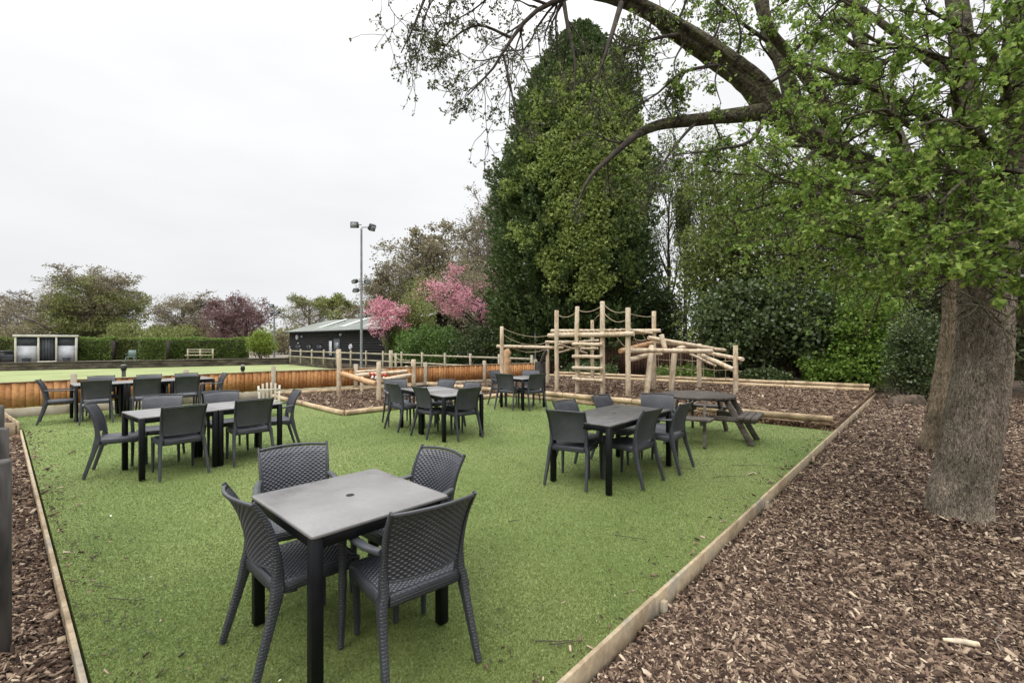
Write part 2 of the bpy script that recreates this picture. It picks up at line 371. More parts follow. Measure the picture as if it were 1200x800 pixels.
M['leaf_tan'] = leafm("tan_bud_leaf", (.15, .13, .075), (.24, .21, .125), (.33, .30, .19), .35, ns=.3)
M['leaf_yellow'] = leafm("yellow_green_leaf", (.13, .19, .03), (.22, .29, .05), (.33, .39, .09), .35, ns=.6)
M['leaf_plum'] = leafm("plum_leaf", (.125, .066, .066), (.20, .12, .115), (.31, .205, .195), .35, ns=.4)
M['blossom'] = leafm("cherry_blossom", (.50, .18, .25), (.69, .33, .40), (.83, .58, .61), .4, ns=.6)
M['blossom_pale'] = leafm("pale_blossom", (.38, .27, .25), (.55, .42, .38), (.70, .60, .55), .3, ns=.6)
M['leaf_hedge'] = leafm("hedge_leaf", (.075, .13, .028), (.15, .23, .05), (.25, .34, .09), .35, ns=.5)
M['leaf_ivy'] = leafm("ivy_leaf", (.05, .105, .022), (.10, .175, .038), (.17, .26, .065), .28, ns=.5)
M['chip'] = attr_mat("bark_chip", [(0, (.020, .012, .009)), (.32, (.064, .040, .027)), (.62, (.162, .110, .076)), (.86, (.32, .24, .17)), (1.0, (.54, .44, .32))], .85, .2)
M['blade'] = attr_mat("turf_blade", [(0, (.075, .110, .024)), (.5, (.178, .222, .062)), (.85, (.275, .315, .115)), (1.0, (.38, .40, .19))], .6, .25, .25, .5, 1.2)
M['litter'] = attr_mat("dry_leaf", [(0, (.018, .018, .012)), (.45, (.045, .05, .02)), (.62, (.15, .15, .06)), (1.0, (.75, .74, .62))], .7, .3)

# ------------------------------------------------------------------ the ground
def sheet(name, poly, z, m, depth=0.0, label=None, kind='structure'):
    """a level sheet (or slab) over a polygon"""
    import bmesh
    bm = bmesh.new()
    vs_ = [bm.verts.new((x, y, z)) for x, y in poly]
    f = bm.faces.new(vs_)
    if f.normal.z < 0: bmesh.ops.reverse_faces(bm, faces=[f])
    bm.normal_update()
    if f.normal.z < 0: f.normal_flip()
    if depth:
        lo = [bm.verts.new((x, y, z - depth)) for x, y in poly]
        for i in range(len(poly)):
            j = (i + 1) % len(poly); bm.faces.new((vs_[i], vs_[j], lo[j], lo[i]))
    bmesh.ops.triangulate(bm, faces=[f])
    bmesh.ops.recalc_face_normals(bm, faces=bm.faces[:])
    up = [g for g in bm.faces if abs(g.normal.z) > .9]
    if up and up[0].normal.z < 0: bmesh.ops.reverse_faces(bm, faces=bm.faces[:])
    me = bpy.data.meshes.new(name); bm.to_mesh(me); bm.free(); me.materials.append(m)
    o = link(bpy.data.objects.new(name, me)); o['kind'] = kind
    if label: o['label'] = label
    return o

NC = (-.787, 1.109)                       # near corner of the artificial lawn
RA, RB = (5.946, 8.49), (11.31, 14.37)    # along its right edge board
APEX = (-.15, 13.86); K1 = (-3.73, 10.24); K2 = (-7.0, 13.45)
F0, F1, F2 = (-13.2, 7.6), (-7.16, 13.8), (.95, 19.05)   # orange board fence
LE1 = (-8.99, 8.49); LE2 = (-10.75, 10.05)
TURF = [NC, RA, APEX, K1, (-7.05, 13.6), (-10.95, 9.93), LE1]
PLAY_R = [RA, RB, (11.9, 15.1), (1.3, 22.0), (.95, 19.0), (-3.5, 16.2), (-3.35, 16.7), APEX]
PLAY_L = [K1, APEX, (-3.45, 16.15), (-7.1, 13.75)]

sheet("ground", [(-1600, -1600), (1600, -1600), (1600, 1600), (-1600, 1600)], -.62, M['far_grass'])
sheet("bowling_green_lawn", [(-75, -5), (2, -5), (2, 48), (-75, 48)], -.40, M['green'])
sheet("garden_ground", [(-16.2, 8.0), (-9.3, 15.4), (-2.2, 21.2), (-13.2, 34.6), (-19.7, 41.5), (-60, 160), (400, 160), (400, -40), (-40, -40), (-24, 2)], -.13, M['soil'], .6)
sheet("far_bank_ground", [(-80, 4.8), (-36, 31.8), (-20, 41.5), (-13.5, 34.9), (-13.3, 35.2), (-19.5, 41.9), (-60, 160.5), (-400, 160), (-400, 4)], .10, M['bank'], .7)

def turf_mat():
    m = mat("artificial_turf", (.1, .17, .04), .85, spec=.2)
    tc = nd(m, "ShaderNodeTexCoord")
    n1 = nd(m, "ShaderNodeTexNoise"); n1.inputs["Scale"].default_value = .55; n1.inputs["Detail"].default_value = 5; L(m, tc.outputs["Object"], n1.inputs["Vector"])
    r = ramp(m, [(.30, (.110, .165, .048)), (.5, (.160, .212, .070)), (.70, (.205, .245, .095))]); L(m, n1.outputs["Fac"], r.inputs[0])
    n2 = nd(m, "ShaderNodeTexNoise"); n2.inputs["Scale"].default_value = 55; n2.inputs["Detail"].default_value = 5; n2.inputs["Roughness"].default_value = .75; L(m, tc.outputs["Object"], n2.inputs["Vector"])
    r2 = ramp(m, [(.32, (.40, .42, .40)), (.5, (.95, .95, .95)), (.68, (1.55, 1.5, 1.5))]); L(m, n2.outputs["Fac"], r2.inputs[0])
    mx = nd(m, "ShaderNodeMix", data_type='RGBA', blend_type='MULTIPLY'); mx.inputs[0].default_value = 1
    L(m, r.outputs[0], mx.inputs[6]); L(m, r2.outputs[0], mx.inputs[7])
    # worn darker patches
    n3 = nd(m, "ShaderNodeTexNoise"); n3.inputs["Scale"].default_value = 2.6; n3.inputs["Detail"].default_value = 6; n3.inputs["Roughness"].default_value = .7; L(m, tc.outputs["Object"], n3.inputs["Vector"])
    r3 = ramp(m, [(.28, (.62, .74, .80)), (.42, (1, 1, 1))]); L(m, n3.outputs["Fac"], r3.inputs[0])
    m2 = nd(m, "ShaderNodeMix", data_type='RGBA', blend_type='MULTIPLY'); m2.inputs[0].default_value = .8
    L(m, mx.outputs[2], m2.inputs[6]); L(m, r3.outputs[0], m2.inputs[7]); L(m, m2.outputs[2], bsdf(m).inputs["Base Color"])
    b = nd(m, "ShaderNodeBump"); b.inputs["Strength"].default_value = .8; b.inputs["Distance"].default_value = .012
    L(m, n2.outputs["Fac"], b.inputs["Height"]); L(m, b.outputs[0], bsdf(m).inputs["Normal"])
    return m
M['turf'] = turf_mat()
def chipground():
    m = mat("bark_chip_bed", (.1, .07, .05), .92, spec=.1)
    tc = nd(m, "ShaderNodeTexCoord"); mp = nd(m, "ShaderNodeMapping"); mp.inputs["Scale"].default_value = (1, 1.7, 1); L(m, tc.outputs["Object"], mp.inputs[0])
    dn = nd(m, "ShaderNodeTexNoise"); dn.inputs["Scale"].default_value = 6; L(m, mp.outputs[0], dn.inputs["Vector"])
    mv = nd(m, "ShaderNodeVectorMath", operation='MULTIPLY_ADD'); L(m, dn.outputs["Color"], mv.inputs[0]); mv.inputs[1].default_value = (.2, .2, .2); L(m, mp.outputs[0], mv.inputs[2])
    vo = nd(m, "ShaderNodeTexVoronoi"); vo.inputs["Scale"].default_value = 26; L(m, mv.outputs[0], vo.inputs["Vector"])
    sp = nd(m, "ShaderNodeSeparateColor"); L(m, vo.outputs["Color"], sp.inputs[0])
    r = ramp(m, [(0, (.020, .012, .008)), (.4, (.075, .045, .029)), (.75, (.18, .118, .075)), (1, (.34, .245, .165))]); L(m, sp.outputs[0], r.inputs[0])
    n4 = nd(m, "ShaderNodeTexNoise"); n4.inputs["Scale"].default_value = .8; n4.inputs["Detail"].default_value = 4; L(m, tc.outputs["Object"], n4.inputs["Vector"])
    r4 = ramp(m, [(.3, (.72, .7, .7)), (.7, (1.15, 1.12, 1.1))]); L(m, n4.outputs["Fac"], r4.inputs[0])
    mx = nd(m, "ShaderNodeMix", data_type='RGBA', blend_type='MULTIPLY'); mx.inputs[0].default_value = 1
    L(m, r.outputs[0], mx.inputs[6]); L(m, r4.outputs[0], mx.inputs[7]); L(m, mx.outputs[2], bsdf(m).inputs["Base Color"])
    b = nd(m, "ShaderNodeBump"); b.inputs["Strength"].default_value = 1; b.inputs["Distance"].default_value = .03
    L(m, sp.outputs[1], b.inputs["Height"]); L(m, b.outputs[0], bsdf(m).inputs["Normal"])
    return m
M['chipbed'] = chipground()

sheet("artificial_turf_lawn", TURF, 0.0, M['turf'], .12)
RIGHT = [(-.76, 1.05), (5.975, 8.46), (11.35, 14.34), (12.0, 15.0), (30, 17), (30, -3), (-.4, -3)]
LEFT = [(-.80, 1.05), (-9.05, 8.47), (-10.9, 8.9), (-10.9, 5), (-3, -1)]
LEFT2 = [(-9.07, 8.50), (-11.0, 9.88), (-12.9, 8.0), (-10.95, 7.1)]
sheet("bark_ground", RIGHT, -.10, M['chipbed'])
sheet("bark_ground", LEFT, -.05, M['chipbed'])
sheet("bark_ground", LEFT2, .09, M['chipbed'])
sheet("bark_ground", PLAY_R, .10, M['chipbed'], .2)
sheet("bark_ground", PLAY_L, .05, M['chipbed'], .15)

# loose chips
def scatter(poly, n, dmin, dmax, power=2.0):
    """points in poly, denser near the viewer's end of the garden"""
    out = []
    tot = 0
    while tot < n:
        k = n * 3
        a = RS.uniform(math.radians(-52), math.radians(52), k)
        u = RS.rand(k)
        if power == 2.0: d = dmin * (dmax / dmin) ** u
        else: d = np.sqrt(dmin ** 2 + u * (dmax ** 2 - dmin ** 2))
        x = np.sin(a) * d; y = np.cos(a) * d
        m = in_poly(x, y, poly)
        out.append(np.stack([x[m], y[m]], 1)); tot += m.sum()
        if m.sum() < k * .001: break
    return np.vstack(out)[:n]
def chips(pts, z, sc, name, label):
    n = len(pts)
    d = np.hypot(pts[:, 0], pts[:, 1])
    Lh = RS.gamma(3.4, .0050, n).clip(.006, .05) * sc * (1 + d * .06); Wd = Lh * RS.uniform(.13, .42, n); Th = RS.uniform(.0015, .004, n) * (1 + d * .06)
    base = np.array([(-1, -1, -1), (1, -.7, -1), (.8, 1, -1), (-.9, .7, -1), (-.9, -.9, 1), (.9, -.6, 1), (.7, .9, 1), (-.8, .6, 1)], float)
    v = base[None] * np.stack([Lh, Wd, Th], 1)[:, None]
    v = v + RS.normal(0, .12, v.shape) * np.stack([Lh, Wd, Th], 1)[:, None]
    rx = RS.normal(0, .5, n); ry = RS.normal(0, .38, n); rz = RS.uniform(0, 2 * np.pi, n)
    def R(v, a, i, j):
        c = np.cos(a)[:, None]; s_ = np.sin(a)[:, None]; x = v[:, :, i] * c - v[:, :, j] * s_; y = v[:, :, i] * s_ + v[:, :, j] * c
        v = v.copy(); v[:, :, i] = x; v[:, :, j] = y; return v
    v = R(v, rx, 1, 2); v = R(v, ry, 0, 2); v = R(v, rz, 0, 1)
    v[:, :, 0] += pts[:, 0:1]; v[:, :, 1] += pts[:, 1:2]; v[:, :, 2] += z + RS.uniform(.002, .024, n)[:, None] + .012 * vnoise(np.stack([pts[:, 0] * 3, pts[:, 1] * 3, 0 * pts[:, 0]], 1))[:, None]
    for tx, ty, tr_ in ((4.30, 4.475, .26), (6.63, 7.21, .2)):      # chips banked up against the trunks
        dd = np.hypot(pts[:, 0] - tx, pts[:, 1] - ty); v[:, :, 2] += (.075 * np.exp(-np.maximum(dd - tr_, 0) / .13))[:, None]
    f = np.array([(4, 5, 6, 7), (0, 1, 5, 4), (1, 2, 6, 5), (2, 3, 7, 6), (3, 0, 4, 7)])
    q = (f[None] + (np.arange(n) * 8)[:, None, None]).reshape(-1, 4)
    at = RS.beta(1.15, 1.5, n)
    mb = MB(); mb.add(v.reshape(-1, 3), q, attr=np.repeat(at, 8))
    o = mb.build(name, M['chip'], attr=True); tag(o, label, 'bark chips', kind='stuff'); return o
chips(scatter(RIGHT, 150000, 1.7, 15), -.10, .86, "bark_chips", "brown bark chips spread thick under the oak trees on the right")
_far = scatter(RIGHT, 16000, 11, 21, 1.0)
chips(_far, -.10, .9, "bark_chips", "brown bark chips farther back under the oaks, towards the holly and laurel")
chips(scatter(LEFT, 20000, 1.5, 12), -.05, .86, "bark_chips", "brown bark chips in the narrow bed along the left edge of the lawn")
chips(scatter(LEFT2, 900, 9, 14), .09, 1.0, "bark_chips", "bark chips in the small raised bed at the far left corner of the lawn")
chips(scatter(PLAY_R, 16000, 8, 22, 1.0), .10, 1.0, "bark_chips", "bark chips under the log climbing frame")
chips(scatter(PLAY_L, 6000, 9, 17, 1.0), .05, 1.0, "bark_chips", "bark chips under the log balance trail")

# a few chips kicked over the boards on to the lawn
k_ = 520; f_ = RS.rand(k_); e_ = .03 + np.abs(RS.exponential(.10, k_)); side_ = RS.rand(k_) < .55
sp_ = np.where(side_[:, None], np.stack([-.80 - 8.2 * f_ + .66 * e_, 1.12 + 7.35 * f_ + .75 * e_], 1), np.stack([-.77 + 6.7 * f_ ** 1.3 - .74 * e_, 1.12 + 7.35 * f_ ** 1.3 + .67 * e_], 1))
chips(sp_[in_poly(sp_[:, 0], sp_[:, 1], TURF)], .006, .62, "bark_chips", "stray bark chips kicked over the boards on to the edges of the lawn")
# turf blades
def blades(n):
    p = scatter([(x * .999, y * .999) for x, y in TURF], n, 1.9, 17)
    n = len(p)
    d = np.hypot(p[:, 0], p[:, 1]); h = RS.uniform(.007, .016, n); w = .0010 * (1 + d * .28)
    a = RS.uniform(0, 2 * np.pi, n); la = RS.uniform(0, 2 * np.pi, n); ln = h * RS.uniform(.3, 1.5, n)
    b = np.stack([p[:, 0], p[:, 1], np.zeros(n)], 1); s_ = np.stack([np.cos(a), np.sin(a), 0 * a], 1) * w[:, None]
    t = b + np.stack([np.cos(la) * ln, np.sin(la) * ln, h], 1)
    v = np.stack([b - s_, b + s_, t], 1).reshape(-1, 3)
    mb = MB(); mb.add(v, t=np.arange(n * 3).reshape(-1, 3), attr=np.repeat(RS.beta(2, 2.2, n), 3))
    return tag(mb.build("grass", M['blade'], attr=True), "short green blades of the artificial lawn", "grass", kind='stuff')
blades(620000)

# fallen leaves and bits on the lawn
def litter():
    pl = [(x, y) for x, y in TURF]
    p = scatter(pl, 1100, 2.0, 12, 1.0)
    k_ = 420; f_ = RS.rand(k_); e_ = np.abs(RS.normal(0, .35, k_)); p = np.vstack([p, np.stack([-.8 - 8.1 * f_ + .66 * e_, 1.1 + 7.3 * f_ + .75 * e_], 1)])
    ext = []
    for (px, py, k, s_) in ((140, 705, 50, .22), (815, 548, 45, .4), (90, 640, 30, .3), (560, 730, 20, .2), (300, 770, 20, .3), (700, 590, 30, .5), (620, 640, 25, .5), (120, 760, 20, .15), (880, 545, 30, .5)):
        gx, gy = G(px, py); ext.append(np.stack([RS.normal(gx, s_, k), RS.normal(gy, s_, k)], 1))
    p = np.vstack([p] + ext); m = in_poly(p[:, 0], p[:, 1], pl); p = p[m]; n = len(p)
    sz = RS.uniform(.006, .021, n); a = RS.uniform(0, 2 * np.pi, n)
    base = np.array([(-1, 0, 0), (0, -.45, .3), (1.1, 0, 0.05), (0, .45, .35)])
    v = base[None] * sz[:, None, None]; c, s_ = np.cos(a)[:, None], np.sin(a)[:, None]
    x = v[:, :, 0] * c - v[:, :, 1] * s_; y = v[:, :, 0] * s_ + v[:, :, 1] * c
    v = np.stack([x + p[:, 0:1], y + p[:, 1:2], v[:, :, 2] + .020], -1)
    at = RS.rand(n); at = np.where(at > .975, .92 + RS.rand(n) * .08, at * .62)
    mb = MB(); mb.add(v.reshape(-1, 3), np.arange(n * 4).reshape(-1, 4), attr=np.repeat(at, 4))
    tag(mb.build("fallen_leaves", M['litter'], attr=True), "small fallen leaves and catkins strewn over the lawn", "fallen leaves", kind='stuff')
    mb = MB()
    for px, py, L_ in ((740, 632, .28), (805, 551, .35), (650, 755, .22), (880, 547, .5), (605, 612, .15), (145, 706, .22), (665, 757, .2), (855, 560, .4), (120, 690, .2)):
        gx, gy = G(px, py); a = rnd.uniform(-.6, .6)
        mb.tube([(gx + L_ * (t - .5) * math.cos(a) + rnd.uniform(-.01, .01), gy + L_ * (t - .5) * math.sin(a), .018 + rnd.uniform(0, .006)) for t in (0, .3, .6, 1)], [.003, .003, .0025, .001], 5)
    tag(mb.build("fallen_twigs", M['twig'], ), "thin broken twigs lying on the lawn", "fallen twigs", kind='stuff')
litter()
# the pale stick and the root on the chips
mb = MB(); p0 = G(1105, 750, -.07); p1 = G(1147, 757, -.07)
mb.tube([(p0[0], p0[1], -.065), ((p0[0] + p1[0]) / 2, (p0[1] + p1[1]) / 2, -.058), (p1[0], p1[1], -.06)], [.010, .017, .016], 8)
tag(mb.build("wood_stick", M['log'], smooth=True), "pale stripped stick lying on the bark chips near the bottom right", "stick")
mb = MB(); q = [G(x, y, -.07) for x, y in ((1150, 722), (1172, 733), (1176, 740), (1166, 750), (1172, 762), (1178, 768))]
mb.tube([(a, b, -.066) for a, b in q], [.003, .004, .004, .004, .004, .002], 5)
tag(mb.build("bent_root", M['twig_pale'], smooth=True), "thin grey bent root on the bark chips, right of the pale stick", "root")
mb = MB()
for k in range(7):
    gx, gy = G(1050 + k * 4.5, 474, -.1); r = .13 + .1 * rnd.random()
    th = np.linspace(0, 2 * np.pi, 11)[:-1]; rings = []
    for j, zz in enumerate((-.12, 0.0, .1, .17)):
        rr = r * (1.15, 1.0, .75, .2)[j]; rings.append(np.stack([gx + rr * np.cos(th) * (1 + .2 * RS.normal(size=10)), gy + rr * .8 * np.sin(th) * (1 + .2 * RS.normal(size=10)), np.full(10, zz + rnd.uniform(-.02, .02))], 1))
    v = np.vstack(rings); mb.add(v, [(j * 10 + i, j * 10 + (i + 1) % 10, j * 10 + 10 + (i + 1) % 10, j * 10 + 10 + i) for j in range(3) for i in range(10)])
tag(mb.build("tree_stump", M['rock']), "low broken brown stump on the bark chips beside the far end of the lawn board", "stump")

# ------------------------------------------------------------------ edging boards and log kerbs
def edging(pts, zt, zb, label, th=.026, pegs=True, side=1):
    t = thing("timber_edging", label, "edging", (pts[0][0], pts[0][1], zb), 0, "sawn boards edging the lawn")
    ox, oy = pts[0]
    for i in range(len(pts) - 1):
        a = np.array(pts[i]); b = np.array(pts[i + 1]); Ln = np.linalg.norm(b - a); n = max(1, round(Ln / 2.4)); d = (b - a) / Ln; nn = np.array([-d[1], d[0]]) * side
        for k in range(n):
            s0 = a + (b - a) * k / n; s1 = a + (b - a) * (k + 1) / n - d * .006; dz = rnd.uniform(-.006, .006)
            m_ = MB(); m_.bar((s0[0] - ox, s0[1] - oy, (zt + zb) / 2 - zb + dz), (s1[0] - ox, s1[1] - oy, (zt + zb) / 2 - zb - dz + rnd.uniform(-.004, .004)), th, zt - zb, bev=.003)
            m_.build("board", M['board'], t)
            if pegs:
                for f in (0.03,):
                    pp = s0 + (s1 - s0) * f + nn * (th / 2 + .022)
                    m_ = MB(); m_.box((pp[0] - ox, pp[1] - oy, (zt + zb) / 2 - zb - .045), (.045, .035, zt - zb), rz=math.atan2(d[1], d[0]), bev=.003)
                    m_.build("peg", M['board'], t)
    return t
edging([(-.785, 1.085), (5.96, 8.475), (11.325, 14.36)], .028, -.16, "long sawn board along the right edge of the lawn, between grass and bark chips", side=-1)
edging([(-.82, 1.10), (-9.03, 8.47)], .03, -.12, "thin board between the left edge of the lawn and the narrow bark bed", side=1)
edging([(-9.06, 8.46), (-10.95, 9.9)], .17, -.1, "short raised board of the small bark bed at the lawn's far left corner", side=1)
edging([(-9.1, 8.44), (-10.9, 7.0)], .17, -.12, "cross board holding up the small raised bark bed at the left", side=1, pegs=False)

def logkerb(pts, z, r, label, segs=2.3, rows=1):
    t = thing("log_kerb", label, "log kerb", (pts[0][0], pts[0][1], 0), 0, "round logs edging the play area")
    ox, oy = pts[0]
    for i in range(len(pts) - 1):
        a = np.array(pts[i]); b = np.array(pts[i + 1]); Ln = np.linalg.norm(b - a); n = max(1, round(Ln / segs))
        for row in range(rows):
            for k in range(n):
                s0 = a + (b - a) * (k + .004) / n; s1 = a + (b - a) * (k + .996) / n
                rr = r * rnd.uniform(.92, 1.08); m_ = MB(); zz = z + row * 2 * r * .97
                pl = [(s0[0] + (s1[0] - s0[0]) * f - ox + rnd.uniform(-.008, .008), s0[1] + (s1[1] - s0[1]) * f - oy + rnd.uniform(-.008, .008), zz + rnd.uniform(-.006, .006)) for f in (0, .25, .5, .75, 1)]
                m_.tube(pl, [rr * rnd.uniform(.93, 1.04) for _ in pl], 12); m_.build("log", M['kerb_log'], t, smooth=False)
    return t
logkerb([(6.01, 8.62), (-.12, 13.86)], .055, .068, "two stacked round logs between lawn and climbing frame, behind the picnic table", rows=2)
logkerb([K1, APEX], .055, .068, "round log kerb running from the lawn corner behind the middle tables", rows=1)
logkerb([K1, K2], .055, .065, "round log kerb from the lawn corner back to the orange fence", rows=1)
logkerb([(-.22, 14.05), (-3.4, 16.75)], .14, .07, "log kerb dividing the balance trail from the climbing frame ground")
logkerb([(11.05, 14.25), (1.7, 20.6)], .14, .065, "nearer of the two parallel log kerbs behind the climbing frame")
logkerb([(11.6, 14.95), (2.0, 21.6)], .20, .065, "farther of the two parallel log kerbs behind the climbing frame")
logkerb([(-7.0, 13.65), (-3.5, 16.0)], .10, .06, "pale log lying along the foot of the orange fence behind the balance trail")

# ------------------------------------------------------------------ orange board fence
def board_fence(pts, label, bays, zt=.75, gb=.20):
    t = thing("board_fence", label, "fence", (pts[0][0], pts[0][1], 0))
    ox, oy = pts[0]
    a = np.array(pts[0]); b = np.array(pts[1]); Ln = np.linalg.norm(b - a); d = (b - a) / Ln; nn = np.array([d[1], -d[0]])
    rz = math.atan2(d[1], d[0])
    for k in range(bays + 1):
        p = a + d * Ln * k / bays + nn * .03
        m_ = MB(); m_.box((p[0] - ox, p[1] - oy, (zt + .16) / 2 - .05), (.11, .10, zt + .16 + .1), rz=rz, bev=.008); m_.build("post", M['fence_post'], t)
    for k in range(bays):
        s0 = a + d * Ln * k / bays; s1 = a + d * Ln * (k + 1) / bays
        m_ = MB(); w = .105; n = int(np.linalg.norm(s1 - s0) / w)
        for j in range(n):
            c = s0 + (s1 - s0) * (j + .5) / n
            m_.box((c[0] - ox + nn[0] * .012 * (j % 2), c[1] - oy + nn[1] * .012 * (j % 2), (zt + gb) / 2 + rnd.uniform(-.004, .004)), (w * 1.06, .014, zt - gb), rz=rz + .06, attr=rnd.random())
        m_.build("board_panel", M['fence'], t)
        m_ = MB(); m_.bar((s0[0] - ox, s0[1] - oy, zt + .012), (s1[0] - ox, s1[1] - oy, zt + .012), .07, .024, bev=.003); m_.build("capping_rail", M['board'], t)
        m_ = MB(); m_.bar((s0[0] - ox, s0[1] - oy, gb / 2 - .04), (s1[0] - ox, s1[1] - oy, gb / 2 - .04), .04, gb + .06, bev=.003); m_.build("gravel_board", M['gravel_board'], t)
    return t
board_fence([F0, F1], "low orange board fence behind the left tables, left stretch up to the play area", 4)
board_fence([F1, F2], "low orange board fence behind the balance trail and middle tables", 4)

# ------------------------------------------------------------------ wicker chairs
PROF = [(-.325, 0.0), (-.285, .14), (-.245, .28), (-.215, .40), (-.205, .47), (-.207, .55), (-.222, .64), (-.248, .73), (-.285, .81), (-.325, .865)]
PZ = np.array([p[1] for p in PROF]); PY = np.array([p[0] for p in PROF])
def prof_y(z):
    # smooth interpolation
    t = np.interp(z, PZ, np.arange(len(PZ))); i = np.clip(np.floor(t).astype(int), 0, len(PZ) - 2); f = t - i
    ym = np.concatenate([[2 * PY[0] - PY[1]], PY, [2 * PY[-1] - PY[-2]]])
    p0, p1, p2, p3 = ym[i], ym[i + 1], ym[i + 2], ym[i + 3]
    return .5 * ((2 * p1) + (-p0 + p2) * f + (2 * p0 - 5 * p1 + 4 * p2 - p3) * f ** 2 + (-p0 + 3 * p1 - 3 * p2 + p3) * f ** 3)
def halfw(z): return .205 + .02 * np.clip((z - .45) / .4, 0, 1)

def weave_h(u, v, q=.036, p=.0132):
    row = np.floor(v / p); fr = v / p - row
    env = np.sqrt(np.clip(1 - (2 * fr - 1) ** 2, 0, 1))
    ph = np.cos(2 * np.pi * u / q + np.pi * (row % 2))
    return env * np.clip(.60 + .85 * ph, 0, 1) ** .8
def gridq(nu, nv, off=0, flip=False):
    i, j = np.meshgrid(np.arange(nu - 1), np.arange(nv - 1), indexing='ij')
    a = i * nv + j; q = np.stack([a, a + nv, a + nv + 1, a + 1], -1).reshape(-1, 4)
    return (q[:, ::-1] if flip else q) + off

def sweep(mb, pts, ax, w, h, k=10, sup=.55):
    """superelliptic section w (along ax) x h swept along pts, capped"""
    pts = np.array(pts, float); n = len(pts); ax = np.array(ax, float)
    T = np.gradient(pts, axis=0); T = nrm(T)
    A = nrm(ax[None] - T * (T @ ax)[:, None]); B = np.cross(T, A)
    w = np.broadcast_to(np.array(w, float), (n,)); h = np.broadcast_to(np.array(h, float), (n,))
    th = (np.arange(k) + .5) * 2 * np.pi / k
    cx = np.sign(np.cos(th)) * np.abs(np.cos(th)) ** sup; cy = np.sign(np.sin(th)) * np.abs(np.sin(th)) ** sup
    V = pts[:, None] + A[:, None] * (cx[None, :, None] * w[:, None, None] / 2) + B[:, None] * (cy[None, :, None] * h[:, None, None] / 2)
    idx = np.arange(n * k).reshape(n, k)
    q = np.stack([idx[:-1], np.roll(idx, -1, 1)[:-1], np.roll(idx, -1, 1)[1:], idx[1:]], -1).reshape(-1, 4)
    mb.add(V.reshape(-1, 3), q)
    for r, fl in ((0, True), (n - 1, False)):
        c = np.vstack([V[r], V[r].mean(0)[None]]); t = [((i + 1) % k, i, k) if fl else (i, (i + 1) % k, k) for i in range(k)]
        mb.add(c, t=t)

